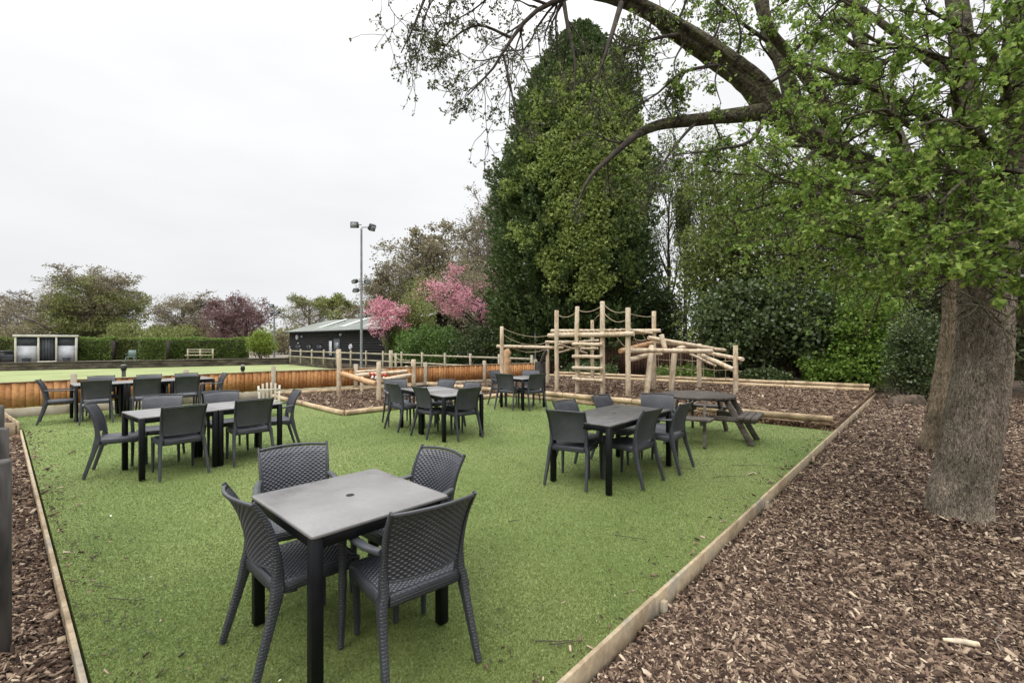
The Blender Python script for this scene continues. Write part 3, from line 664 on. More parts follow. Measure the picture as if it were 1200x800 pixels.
def make_chair(name, arms):
    root = empty(name)
    # woven back, two faces
    nu, nv = 130, 210
    U = np.linspace(-1, 1, nu); Z = np.linspace(.515, .845, nv); uu, zz = np.meshgrid(U, Z, indexing='ij')
    def back_pt(uu, zz, off):
        x = uu * (halfw(zz) - .004); y = prof_y(zz) - .050 * (1 - uu ** 2) + off
        return np.stack([x, y, zz + .008 * (1 - uu ** 2) * np.clip((zz - .5) / .35, 0, 1)], -1)
    hh = weave_h(uu * .215, zz)
    mb = MB()
    edge = np.clip((1 - np.abs(uu)) / .04, 0, 1)
    for off, sg in ((.005, 1), (-.005, -1)):
        hd = hh if sg > 0 else weave_h(uu * .215 + .018, zz)
        mb.add(back_pt(uu, zz, off + sg * .0056 * hd * edge).reshape(-1, 3), gridq(nu, nv, flip=(sg > 0)))
    mb.build("backrest", M['weave'], root, smooth=True)
    # smooth rim round the back
    us = np.linspace(-1, 1, 17)
    for nm, zc, hgt in (("top_rim", .857, .017), ("bottom_rim", .510, .012)):
        mb = MB(); pl = back_pt(us, np.full(17, zc), 0); sweep(mb, pl, (0, 1, 0), .017, hgt, 12, .5)
        mb.build(nm, M['resin'], root, smooth=True)
    # stiles running into the splayed rear legs: each rear leg with its stile is one moulding
    for s in (-1, 1):
        mb = MB(); zs = np.linspace(0, .872, 22)
        xx = s * np.where(zs < .45, .222 + .028 * (1 - zs / .45), halfw(zs) + .004)
        pl = np.stack([xx, prof_y(zs), zs], 1)
        wz = np.interp(zs, [0, .3, .43, .50, .60, .87], [.028, .036, .042, .040, .022, .014]); hz = np.interp(zs, [0, .3, .43, .55, .87], [.034, .046, .064, .038, .024])
        sweep(mb, pl, (1, 0, 0), wz, hz, 12, .4); mb.build("rear_leg", M['wicker'], root, smooth=True)
    # woven seat
    nu2, nv2 = 110, 160
    X = np.linspace(-.205, .205, nu2); Y = np.linspace(-.20, .205, nv2); xx, yy = np.meshgrid(X, Y, indexing='ij')
    zs_ = .446 - .010 * (1 - (xx / .205) ** 2) * (1 - (yy / .21) ** 2)
    e2 = np.clip((.205 - np.abs(xx)) / .012, 0, 1) * np.clip((.20 - np.abs(yy)) / .012, 0, 1)
    mb = MB(); mb.add(np.stack([xx, yy, zs_ + .0055 * weave_h(xx, yy, .030, .0140) * e2], -1).reshape(-1, 3), gridq(nu2, nv2))
    mb.add(np.stack([xx, yy, zs_ - .012], -1)[::9, ::9].reshape(-1, 3), gridq(len(X[::9]), len(Y[::9]), flip=True))
    mb.build("seat", M['weave'], root, smooth=True)
    # deep apron with rounded corners
    mb = MB()
    c = [(-.215, -.19), (-.215, .18), (-.19, .215), (.19, .215), (.215, .18), (.215, -.19), (.19, -.215), (-.19, -.215)]
    c = c + [c[0]]
    for i in range(8):
        a, b = c[i], c[i + 1]
        mb.bar((a[0], a[1], .418), (b[0], b[1], .418), .026, .062, bev=.006)
    # little curved brackets under the apron
    for sx in (-1, 1):
        for (y0, dy) in ((.19, -1), (-.2, 1)):
            mb.bar((sx * .215, y0 + dy * .02, .40), (sx * .215, y0 + dy * .085, .388), .022, .03, bev=.004)
    mb.build("apron", M['wicker'], root)
    for s in (-1, 1):
        mb = MB()
        if arms:
            zs = np.array([0, .1, .2, .3, .4, .5, .58, .63, .652, .655, .652, .648, .648, .655, .66])
            ys = np.array([.235, .232, .228, .225, .222, .222, .222, .215, .195, .15, .08, .0, -.08, -.16, -.215])
            xs = s * np.array([.250, .248, .246, .245, .245, .247, .252, .256, .258, .258, .257, .254, .250, .240, .226])
            wv = np.array([.028, .031, .034, .037, .040, .039, .038, .042, .046, .048, .048, .048, .046, .042, .036])
            hv = np.array([.028, .031, .034, .037, .040, .037, .034, .032, .028, .026, .024, .024, .024, .026, .03])
            mm = zs <= .64; cut = 8
            sweep(mb, np.stack([xs, ys, zs], 1)[:cut], (1, 0, 0), wv[:cut], hv[:cut]); mb.build("front_leg", M['wicker'], root, smooth=True)
            mb = MB(); sweep(mb, np.stack([xs, ys, zs], 1)[cut - 1:], (1, 0, 0), wv[cut - 1:], hv[cut - 1:]); mb.build("armrest", M['resin'], root, smooth=True)
            # link from apron to the outer leg
        else:
            zs = np.linspace(0, .44, 9)
            sweep(mb, np.stack([np.full(9, s * .212), .205 + .012 * (1 - zs / .44), zs], 1), (1, 0, 0), np.linspace(.027, .042, 9), np.linspace(.027, .042, 9)); mb.build("front_leg", M['wicker'], root, smooth=True)
    return root

SIDE = None; ARM = None; used = {'a': False, 's': False}
SIDE = make_chair("wicker_chair", False); ARM = make_chair("wicker_armchair", True)
def chair(tops, face, arms, label, group, y_extra=0.0):
    """tops: surveyed ends of the back's top edge; face: heading the sitter looks"""
    (ax, ay), (bx, by) = [((px - 600) / (py - HZ) * (EYE - .865), (EYE - .865) * F / (py - HZ)) for px, py in tops]
    cx, cy = (ax + bx) / 2, (ay + by) / 2
    fx, fy = math.cos(math.radians(face)), math.sin(math.radians(face))
    return place(cx + fx * (.34 + y_extra), cy + fy * (.34 + y_extra), face, arms, label, group)
def place(x, y, face, arms, label, group):
    k = 'a' if arms else 's'; src = ARM if arms else SIDE
    o = src if not used[k] else copy_tree(src)
    used[k] = True
    o.location = (x, y, .012); o.rotation_euler = (0, 0, math.radians(face - 90 + rnd.uniform(-1.5, 1.5)))
    return tag(o, label, "armchair" if arms else "chair", group)

# ------------------------------------------------------------------ tables
def make_table(name, w, d, topm):
    root = empty(name)
    m_ = MB(); r = .018; pts = []
    for cx, cy, a0 in ((w / 2 - r, d / 2 - r, 0), (-w / 2 + r, d / 2 - r, 90), (-w / 2 + r, -d / 2 + r, 180), (w / 2 - r, -d / 2 + r, 270)):
        for a in (0, 22.5, 45, 67.5, 90): pts.append((cx + r * math.cos(math.radians(a0 + a)), cy + r * math.sin(math.radians(a0 + a))))
    n = len(pts); pts = np.array(pts); cen = np.zeros(2)
    rings = []
    for z, ins in ((.722, .004), (.726, 0), (.738, 0), (.742, .004)):
        rings.append(np.column_stack([pts * (1 - ins / (w / 2)), np.full(n, z)]))
    v = np.vstack(rings)
    q = [(j * n + i, j * n + (i + 1) % n, (j + 1) * n + (i + 1) % n, (j + 1) * n + i) for j in range(3) for i in range(n)]
    cap = [(i, i + 1, 8 - i, 9 - i) for i in range(4)] + [(0, 9, 10, 19)] + [(10 + i, 11 + i, 18 - i, 19 - i) for i in range(4)]
    q += [tuple(3 * n + k for k in c) for c in cap] + [tuple(reversed(c)) for c in cap]
    m_.add(v, q); m_.build("tabletop", topm, root)
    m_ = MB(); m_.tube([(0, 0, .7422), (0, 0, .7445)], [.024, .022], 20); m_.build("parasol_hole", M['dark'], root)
    m_ = MB(); ex, ey = w / 2 - .028, d / 2 - .028
    for sx in (-1, 1): m_.box((sx * ex, 0, .694), (.03, d - .11, .052), bev=.003)
    for sy in (-1, 1): m_.box((0, sy * ey, .694), (w - .11, .03, .052), bev=.003)
    m_.build("apron", M['alu'], root)
    for sx in (-1, 1):
        for sy in (-1, 1):
            m_ = MB(); m_.box((sx * (w / 2 - .03), sy * (d / 2 - .03), .360), (.056, .056, .722), bev=.004); m_.build("leg", M['alu'], root)
    return root
SQ = make_table("square_table", .83, .80, M['top_grey'])
first_sq = [True]
def square_table(x, y, a, label, group=None, w=1.0, d=1.0, topm=None):
    o = SQ if first_sq[0] else copy_tree(SQ); first_sq[0] = False
    o.location = (x, y, .012); o.rotation_euler = (0, 0, math.radians(a)); tag(o, label, "table", group); return o

# nearest table and its four chairs
GN = "wicker chairs round the nearest table"
square_table(-.945, 2.69, 136.5, "square grey-topped table nearest the camera, its parasol hole showing")
chair([(461.6, 607.5), (559, 581)], 130.9, True, "wicker armchair seen from behind at the right of the nearest table", GN)
chair([(257.5, 570), (292.5, 596)], 46.4, False, "armless wicker chair with curved back at the left of the nearest table", GN)
chair([(303, 528), (381, 519.5)], -58, True, "wicker armchair behind the left corner of the nearest table, facing the camera", GN)
chair([(498, 523), (548, 536)], 226.8, True, "wicker armchair tucked behind the right corner of the nearest table", GN)

# left group: two square tables end to end
GL = "wicker chairs round the left pair of tables"; u = (math.cos(math.radians(52)), math.sin(math.radians(52))); v_ = (-u[1], u[0])
nx, ny = -4.37, 5.40
for k, lab in enumerate(("grey-topped square table at the near left end of the pair left of centre", "grey-topped square table at the far right end of the pair left of centre")):
    square_table(nx + u[0] * (.418 + .836 * k) + v_[0] * .40, ny + u[1] * (.418 + .836 * k) + v_[1] * .40, 52, lab, "square tables pushed together in the left pair")
chair([(185, 477), (238, 472)], 139, False, "armless wicker chair, back to camera, left one in front of the left pair of tables", GL, -.19)
chair([(276, 469), (319, 467)], 134, False, "armless wicker chair, back to camera, right one in front of the left pair of tables", GL, -.07)
chair([(97, 476.7), (106.7, 472.5)], 32, False, "armless wicker chair in full side view at the left end of the left table pair", GL)
chair([(169, 464), (215, 463)], -62, True, "wicker armchair facing the camera, left one behind the left pair of tables", GL)
chair([(240, 460), (279, 458)], -50, True, "wicker armchair facing the camera, right one behind the left pair of tables", GL)
chair([(342, 457.5), (358, 459)], 216, True, "wicker armchair in side view at the right end of the left pair of tables", GL)

# far left group: three square tables in a row by the fence
GF = "wicker chairs round the long row by the fence"; u = (.653, .757); v_ = (-u[1], u[0])
for k, lab in enumerate(("pale-topped square table at the left end of the row beside the fence", "pale-topped square table in the middle of the row beside the fence", "pale-topped square table at the right end of the row beside the fence")):
    square_table(-8.89 + u[0] * (.418 + .836 * k) + v_[0] * .40, 9.36 + u[1] * (.418 + .836 * k) + v_[1] * .40, 49.2, lab, "square tables pushed together in the row by the fence")
chair([(98, 446.5), (128, 446)], 132, False, "armless wicker chair, back to camera, leftmost of three before the table row by the fence", GF)
chair([(159, 444), (187, 443.5)], 136, False, "armless wicker chair, back to camera, middle of three before the table row by the fence", GF)
chair([(207, 441.6), (235, 441)], 137, False, "armless wicker chair, back to camera, rightmost of three before the table row by the fence", GF)
place(-9.0, 10.15, -42, True, "half hidden wicker armchair between fence and table row, leftmost of three", GF)
place(-8.25, 10.55, -45, True, "half hidden wicker armchair between fence and table row, middle of three", GF)
place(-7.72, 11.0, -48, True, "half hidden wicker armchair between fence and table row, rightmost of three", GF)
place(-9.22, 9.42, 42, True, "wicker armchair in side view at the left end of the row by the fence", GF)
place(-7.22, 11.0, 222, True, "wicker armchair in side view at the right end of the row by the fence", GF)

# middle group: two square tables end to end
GM = "wicker chairs round the middle pair of tables"; u = (-.62, .785); v_ = (.785, .62)
for k, lab in enumerate(("square table at the near end of the middle pair, in front of the balance trail", "square table at the far left end of the middle pair")):
    o = square_table(-1.116 + u[0] * (.418 + .836 * k) + v_[0] * .40, 7.50 + u[1] * (.418 + .836 * k) + v_[1] * .40, math.degrees(math.atan2(u[1], u[0])), lab, "square tables pushed together in the middle pair")
chair([(450, 449), (465, 451)], 44, True, "wicker armchair on the left side of the middle pair of tables, farther from the camera", GM)
chair([(480, 453), (498.7, 454.7)], 42, False, "armless wicker chair on the left side of the middle pair of tables, nearer the camera", GM)
chair([(542, 456), (562.5, 454)], 132, False, "armless wicker chair, back to camera, at the near end of the middle table pair", GM)
chair([(450.7, 444.5), (474, 445)], -62, True, "wicker armchair at the far left end of the middle pair of tables", GM)
chair([(516.7, 445), (534, 445)], 232, False, "armless wicker chair behind the middle pair of tables, the left of two", GM)
chair([(546.7, 448), (565.5, 449)], 222, False, "armless wicker chair behind the middle pair of tables, the right of two", GM)

# right group: one long table
GR = "wicker chairs round the long dark table on the right"
a4 = math.degrees(math.atan2(.744, .668))
T4 = make_table("long_table", 1.60, .80, M['top_worn'])
T4.location = (1.04 + .668 * .8 - .744 * .4, 4.89 + .744 * .8 + .668 * .4, .012); T4.rotation_euler = (0, 0, math.radians(a4))
tag(T4, "long dark weathered table in front of the climbing frame", "table")
chair([(641, 481), (682.5, 484)], 62, True, "wicker armchair, back to the camera, at the left end of the long dark table", GR)
chair([(757.5, 483), (777, 478.5)], 135, False, "armless wicker chair, back to camera, on the near right side of the long dark table", GR)
chair([(797, 474), (815.7, 471.5)], 140, True, "wicker armchair on the right side of the long dark table, nearest the picnic table", GR)
chair([(753, 461.5), (786.6, 462.5)], -106, True, "wicker armchair facing the camera at the far end of the long dark table", GR)
chair([(691, 464.4), (712.5, 463.4)], -40, False, "armless wicker chair on the far side of the long dark table, the farther of two", GR)
chair([(646, 472), (672, 468.5)], -44, False, "armless wicker chair behind the long dark table, just beyond the end armchair", GR)

# small far group
GS = "wicker chairs round the farthest table"
square_table(.27, 11.55, 45, "small dark table farthest away, in front of the climbing frame's left end")
chair([(581.7, 438.7), (597.5, 438)], 62, False, "armless wicker chair, back to the camera, left of the farthest table", GS)
chair([(625, 438.7), (638, 438.3)], 122, False, "armless wicker chair, back to the camera, right of the farthest table", GS)
place(-.22, 12.0, -35, True, "wicker armchair in side view behind the left of the farthest table", GS)
place(.42, 12.05, 252, False, "armless wicker chair facing the camera behind the farthest table", GS)

# ------------------------------------------------------------------ picnic table
def picnic(x, y, rz):
    t = thing("picnic_table", "round brown wooden picnic table with four attached benches at the lawn's far edge", "picnic table", (x, y, 0), rz)
    m_ = MB(); R_ = .60
    for k in range(9):
        yy = -R_ + R_ * 2 * (k + .5) / 9; hw = .5 * 2 * R_ / 9 - .004
        L0 = math.sqrt(max(.02, R_ ** 2 - (abs(yy) - 0) ** 2)); L1 = math.sqrt(max(.01, R_ ** 2 - min(R_ * .99, abs(yy) + hw) ** 2)); L2 = math.sqrt(R_ ** 2 - max(0, abs(yy) - hw) ** 2)
        so = 1 if yy > 0 else -1
        ys = (yy - hw, yy + hw); ls = (L2, L1) if so > 0 else (L1, L2)
        v = [(-ls[0], ys[0], .70), (ls[0], ys[0], .70), (ls[1], ys[1], .70), (-ls[1], ys[1], .70), (-ls[0], ys[0], .74), (ls[0], ys[0], .74), (ls[1], ys[1], .74), (-ls[1], ys[1], .74)]
        m_.add(v, [(3, 2, 1, 0), (4, 5, 6, 7), (0, 1, 5, 4), (1, 2, 6, 5), (2, 3, 7, 6), (3, 0, 4, 7)])
    m_.build("tabletop", M['picnic'], t)
    for k in range(4):
        a = k * math.pi / 2; ca, sa = math.cos(a), math.sin(a)
        def W(r, s_, z): return (r * ca - s_ * sa, r * sa + s_ * ca, z)
        m_ = MB()
        for dr in (-.10, 0, .10): m_.bar(W(.82 + dr, -.40 , .44), W(.82 + dr, .40, .44), .088, .04, bev=.004)
        b_ = m_.build("bench_seat", M['picnic'], t)
        for s_ in (-1, 1):
            m_ = MB(); m_.bar(W(.50, s_ * .22, .68), W(.88, s_ * .30, .0), .045, .09, bev=.004); m_.build("leg", M['picnic'], t)
            m_ = MB(); m_.bar(W(.30, s_ * .26, .395), W(.93, s_ * .26, .395), .042, .085, bev=.004); m_.build("bench_bearer", M['picnic'], t)
    for k in range(2):
        m_ = MB(); d = .56
        if k == 0: m_.bar((-d * .9, 0, .667), (d * .9, 0, .667), .045, .06)
        else: m_.bar((0, -d * .9, .665), (0, d * .9, .665), .045, .055)
        m_.build("top_batten", M['picnic'], t)
    return t
picnic(3.22, 7.98, math.radians(-35))

# slatted child's chair by the fence
t = thing("slatted_chair", "small slatted folding chair with arched pale slats behind the left pair of tables", "chair", (-5.45, 10.35, 0), math.radians(-150 + 180))
for k in range(6):
    f = (k - 2.5) / 2.5; m_ = MB(); xx = f * .19
    m_.bar((xx, .02, .28), (xx * 1.12, .14, .72 - .07 * f * f), .045, .014, bev=.003); m_.build("slat", M['cream'] if k in (0, 5) else M['fence_post'], t)
m_ = MB(); m_.bar((-.22, .02, .30), (.22, .02, .30), .03, .05); m_.bar((-.22, .10, .56), (.22, .10, .56), .02, .04); m_.build("back_rail", M['cream'], t)
m_ = MB()
for k in range(5): m_.bar((-.22, -.38 + k * .09, .27), (.22, -.38 + k * .09, .27), .07, .018)
m_.build("seat", M['cream'], t)
for sx in (-.2, .2):
    for yy, tp in ((-.34, .27), (.06, .3)):
        m_ = MB(); m_.bar((sx, yy, tp), (sx, yy + (.06 if yy > 0 else -.04), 0), .035, .045); m_.build("leg", M['cream'], t)

# ------------------------------------------------------------------ log play equipment
def logpart(t, name, a, b, r, m='log', k=10, r2=None):
    a = np.array(a, float); b = np.array(b, float); o = np.array(t.location); r = r * .88
    n = 5; m_ = MB(); fs = np.linspace(0, 1, n); Ln = np.linalg.norm(b - a)
    pl = [a + (b - a) * f - o + RS.normal(0, .006, 3) * (0 < f < 1) for f in fs]
    rr = np.linspace(r, r2 or r * .95, n) * (1 + RS.normal(0, .02, n))
    ch = r * .18; d = (b - a) / Ln
    pl = [pl[0]] + [pl[0] + d * ch] + pl[1:-1] + [pl[-1] - d * ch, pl[-1]]; rr = [rr[0] * .85, rr[0]] + list(rr[1:-1]) + [rr[-1], rr[-1] * .85]
    m_.tube(pl, rr, k); return m_.build(name, M[m], t)
def ropepart(t, name, a, b, sag, r=.011, n=9):
    a = np.array(a, float); b = np.array(b, float); o = np.array(t.location); m_ = MB()
    m_.tube([a + (b - a) * f - o - np.array([0, 0, sag * 4 * f * (1 - f)]) for f in np.linspace(0, 1, n)], r, 6); return m_.build(name, M['rope'], t, smooth=True)

CF = thing("climbing_frame", "tall climbing frame of peeled logs with ladder, ropes and net on bark chips", "climbing frame", (3.0, 15.0, .1))
zb = .0
POSTS = {  # px, top row, Y, radius
    'a': (588, 382.5, 16.0, .078), 'b': (652.3, 363.5, 14.4, .078), 'c': (676.5, 359, 14.0, .078), 'd': (706, 353, 13.5, .085), 'e': (736, 360.5, 12.95, .085),
    'f': (766.3, 364.5, 15.0, .082), 'g': (694, 375, 16.8, .072), 'h': (641.5, 400, 17.1, .078), 'i': (819.4, 402.5, 15.6, .09), 'j': (862, 404.5, 14.0, .085)}
PT = {}
for k, (px, py, Y, r) in POSTS.items():
    x, y, z = P(px, py, Y); PT[k] = (x, y, z); logpart(CF, "post", (x, y, -.05), (x, y, z), r)
def PP(px, py, Y): return P(px, py, Y)
# platform rails
logpart(CF, "rail", PP(642.5, 393.3, 14.75), PP(743, 391, 12.75), .088)
logpart(CF, "rail", PP(646, 387.8, 17.2), PP(774, 387.5, 14.8), .078)
for k in range(15):   # decking poles between the two rails
    f = (k + .5) / 15; a = np.array(PP(648, 392, 14.6)) * (1 - f) + np.array(PP(737, 390, 12.95)) * f; b = np.array(PP(652, 388.5, 16.9)) * (1 - f) + np.array(PP(770, 388.5, 14.9)) * f
    logpart(CF, "deck_pole", a + np.array([0, 0, .10]), b + np.array([0, 0, -.06]), .045, k=8)
for y0, y1 in ((403.3, 403.3), (417.5, 417.8), (430.8, 431.6), (443.4, 446)):
    logpart(CF, "rung", PP(671, y0, 13.95), PP(706, y1, 13.32), .062)
logpart(CF, "beam", PP(658, 402, 15.5), PP(702, 399, 15.2), .06); logpart(CF, "beam", PP(680, 408.3, 16.6), PP(701, 408.3, 16.3), .06)
logpart(CF, "brace", PP(655, 403, 15.6), PP(688, 414, 16.2), .045); logpart(CF, "brace", PP(690, 403, 15.4), PP(655, 413, 16.4), .04)
logpart(CF, "beam", PP(582, 405.7, 16.0), PP(660, 407.6, 16.6), .07)
logpart(CF, "brace", PP(640, 410, 17.0), PP(634, 425, 17.2), .07, 'old_wood')
logpart(CF, "beam", PP(640, 400.5, 17.1), PP(668, 400.5, 15.4), .06)
# tangle of beams on the right
for nm, a, b, r in (("beam", (759.7, 395.7, 14.3), (836, 408.5, 15.4), .078), ("beam", (765, 400, 15.4), (850, 410.5, 16.2), .078),
                    ("beam", (738, 410.7, 13.4), (834.5, 411.3, 14.4), .085), ("beam", (726.5, 411.6, 13.4), (764, 401.8, 14.7), .085),
                    ("beam", (736.8, 421.6, 13.2), (758, 416.2, 14.2), .085), ("brace", (775, 392, 14.0), (779.5, 409, 13.9), .085),
                    ("beam", (795, 408.5, 14.2), (803.5, 406, 15.2), .085), ("beam", (823, 416.5, 14.6), (859, 432.8, 13.7), .085),
                    ("beam", (808.5, 414.5, 15.0), (839, 428.9, 14.9), .05), ("beam", (830, 413.7, 15.5), (870.5, 421, 13.8), .078),
                    ("beam", (766, 415, 15), (776, 415, 15), .06), ("post", (763.8, 405, 14.2), (757.8, 461, 13.7), .10), ("post", (791.3, 408, 14.5), (786.5, 458, 14.4), .10)):
    logpart(CF, nm, P(*a), P(*b), r, 'log_red' if a[0] == 726.5 else 'log')
def topof(k, dz=.07): x, y, z = PT[k]; return (x, y, z - dz)
for a, b, sg, dz in (('b', 'c', .14, .12), ('c', 'd', .12, .1), ('d', 'e', .16, .05), ('d', 'e', .2, .28), ('e', 'f', .05, .15)):
    ropepart(CF, "rope", topof(a, dz), topof(b, dz + .02), sg)
pa = PT['a']
ropepart(CF, "rope", (pa[0], pa[1], pa[2] - .04), P(641, 393.5, 17.0), .14); ropepart(CF, "rope", (pa[0], pa[1], pa[2] - .25), P(641, 401, 17.0), .22)
ropepart(CF, "rope", P(598, 407, 16.1), P(640, 409, 17), .14); ropepart(CF, "rope", P(694, 378, 16.8), P(705, 366, 13.6), -.02, .009)
for a, b in (((723, 395, 13.6), (733, 406, 13.6)), ((742, 392, 13.2), (748, 403, 14)), ((752, 389, 13.4), (758.5, 400, 14.3)), ((743, 397, 13.5), (757, 398, 14.3))):
    ropepart(CF, "rope", P(*a), P(*b), .04, .014, 5)
# climbing net
m_ = MB(); o_ = np.array(CF.location)
for r_ in range(3):
    ys = 420.5 + r_ * 9.5
    p_ = [np.array(P(768 + 14.5 * k, ys + rnd.uniform(-.6, .6) + (1.5 if k % 2 else 0) + k * .45, 15.0 - .15 * k)) - o_ for k in range(8 if r_ < 2 else 7)]
    m_.tube(p_, .010, 5)
for c_ in range(8):
    m_.tube([np.array(P(772 + 13 * c_ + rnd.uniform(-.8, .8), 412 + c_ * .6 + 7.5 * j, 14.95 - .13 * c_)) - o_ for j in range(5)], .009, 5)
m_.build("climbing_net", M['rope'], CF, smooth=True)

BT = thing("balance_trail", "low balance trail of logs on upright posts in front of the orange fence", "balance trail", (-4.2, 14, .05))
A_ = P(397, 409, 13.3); B_ = P(444, 424, 12.4); C_ = P(484.5, 421, 16.2)
for p_, r_ in ((A_, .075), (B_, .072), (C_, .095)): logpart(BT, "post", (p_[0], p_[1], -.03), p_, r_)
logpart(BT, "post", (C_[0] - .22, C_[1] - .1, -.03), (C_[0] - .22, C_[1] - .1, .8), .07)
logpart(BT, "balance_log", P(400.5, 438, 13.25), P(440.5, 449.5, 12.35), .085, 'log_red')
logpart(BT, "balance_log", P(416.5, 440, 14.6), P(477, 435, 15.9), .08); logpart(BT, "balance_log", P(449, 445.5, 12.5), P(481, 439.5, 15.4), .085)
logpart(BT, "balance_log", P(417, 436, 15), P(476, 431, 16.2), .06)
logpart(BT, "prop", P(424, 441, 14.6), (P(424, 441, 14.6)[0], 14.6, 0), .06)
m_ = MB()
for k in range(9): p_ = np.array(P(434 + k * 2.2, 438 + (k % 2) * 4 + .2 * k, 14.1)) - np.array(BT.location); m_.box(p_, (.062, .02, .11), ry=.5 if k % 2 else -.5, mi=k % 2)
m_.build("striped_tape", [M['tape_r'], M['tape_w']], BT)

# carved knotted post and old stump beside the frame's left end
t = thing("carved_post", "short reddish knobbly post behind the farthest table, beside the frame's left post", "post", (-.1, 17.3, 0))
m_ = MB(); x0, _, zt_ = P(594, 409, 17.3)
m_.tube([(x0 + .1 + (.03 if k % 2 else -.03), 0, z_) for k, z_ in enumerate(np.linspace(-.1, zt_, 11))], [.11 + .04 * (k % 2) for k in range(11)], 9); m_.build("shaft", M['log_red'], t, smooth=True)
x0, y0, _ = P(632.5, 430, 17.6)
mb = MB(); mb.tube([(x0, y0, -.1), (x0, y0, .3), (x0, y0, .62), (x0 + .02, y0, .86)], [.24, .21, .20, .21], 12); tag(mb.build("tree_stump", M['old_wood'], smooth=True), "upright grey stump behind the farthest table at the end of the orange fence", "stump")
mb = MB(); x0, y0, zt_ = P(627.3, 366, 24); mb.tube([(x0, y0, -.2), (x0, y0, zt_)], .045, 8); tag(mb.build("steel_pole", M['steel'], smooth=True), "thin plain grey steel pole left of the climbing frame", "pole")

# ------------------------------------------------------------------ weathered fence at the far left edge of the frame
t = thing("weathered_fence", "dark weathered post fence cut off by the left edge of the picture", "fence", (-2.85, 2.5, 0))
o_ = np.array([-2.85, 2.5, 0])
for (x, y, z_) in ((-2.80, 2.50, 1.0), (-3.84, 3.44, 1.0), (-5.22, 4.66, 1.0)):
    m_ = MB(); m_.box((x - o_[0] , y - o_[1], z_ / 2 - .03), (.11, .11, z_ + .06), rz=.73, bev=.01); m_.build("post", M['old_wood'], t)
for z_ in (.30, .62, .90):
    m_ = MB(); m_.bar((-2.3 - o_[0], 2.03 - o_[1], z_), (-5.75 - o_[0], 5.10 - o_[1], z_), .03, .12, bev=.004); m_.build("rail", M['old_wood'], t)

# ------------------------------------------------------------------ post and rail fence beyond
t = thing("post_and_rail_fence", "pale post and rail fence running in front of the black barn to the play area", "fence", (-9.5, 31.6, -.13))
a = np.array([-18.9, 39.3]); b = np.array([.9, 21.0]); n = 13
for k in range(n + 1):
    p_ = a + (b - a) * k / n - np.array([-9.5, 31.6]); m_ = MB(); m_.box((p_[0], p_[1], .58), (.10, .10, 1.16), rz=-.75, bev=.01); m_.build("post", M['fence_post'], t)
for z_ in (.52, .98):
    for k in range(n):
        p_ = a + (b - a) * k / n - np.array([-9.5, 31.6]); q_ = a + (b - a) * (k + 1) / n - np.array([-9.5, 31.6]); m_ = MB(); m_.bar((p_[0], p_[1], z_), (q_[0], q_[1], z_), .04, .09); m_.build("rail", M['fence_post'], t)
t = thing("gate_post", "stout pale gate post with a rope beside the rail fence behind the balance trail", "post", (*P(458, 420, 25)[:2], -.13))
m_ = MB(); m_.box((0, 0, .65), (.2, .2, 1.3), bev=.02, rz=.3); m_.box((.32, -.2, .6), (.12, .12, 1.1), bev=.02); m_.build("shaft", M['fence_post'], t)
m_ = MB(); m_.tube([(0, -.1, 1.1), (.5, -.2, .8), (1.1, -.3, .75)], .025, 6); m_.build("rope", M['rope'], t)

# sleeper wall round the bowling green
t = thing("sleeper_wall", "dark timber retaining wall along the far side of the bowling green", "wall", (-20, 41.4, 0))
for (a, b, zt_) in (((-62, 15.8), (-20.0, 41.4), .13), ((-20.0, 41.4), (-13.4, 34.7), .26)):
    m_ = MB()
    for z_ in (-.30, -.08): m_.bar((a[0] + 20, a[1] - 41.4, z_), (b[0] + 20, b[1] - 41.4, z_), .14, .21, bev=.01)
    m_.bar((a[0] + 20, a[1] - 41.4, (zt_ + .03) / 2 + .0), (b[0] + 20, b[1] - 41.4, (zt_ + .03) / 2), .16, zt_ - .03 + .04, bev=.01); m_.build("sleepers", M['sleeper'], t)
    m_ = MB(); m_.bar((a[0] + 20, a[1] - 41.4, zt_ + .04), (b[0] + 20, b[1] - 41.4, zt_ + .04), .24, .03); m_.build("coping", M['bank'], t)
for px, Y, lab in ((145, 13.6, "small dark lantern on a short post just behind the orange fence, at the left"), (284.5, 15.0, "small dark lantern on a short post just behind the orange fence, near the play area")):
    x, y, z_ = P(px, 430, Y); t = thing("lantern_post", lab, "lantern", (x, y, -.13), 0, "lanterns behind the orange fence")
    m_ = MB(); m_.box((0, 0, (z_ + .13 - .05) / 2), (.07, .07, z_ + .13 - .1)); m_.build("post", M['old_wood'], t)
    m_ = MB(); m_.box((0, 0, z_ + .13 - .03), (.11, .11, .12), bev=.01, taper=.8); m_.build("lantern_head", M['lamp_black'], t)
    m_ = MB(); m_.box((0, 0, z_ + .13 + .06), (.13, .13, .03), bev=.01, taper=.6); m_.build("cap", M['steel'], t)

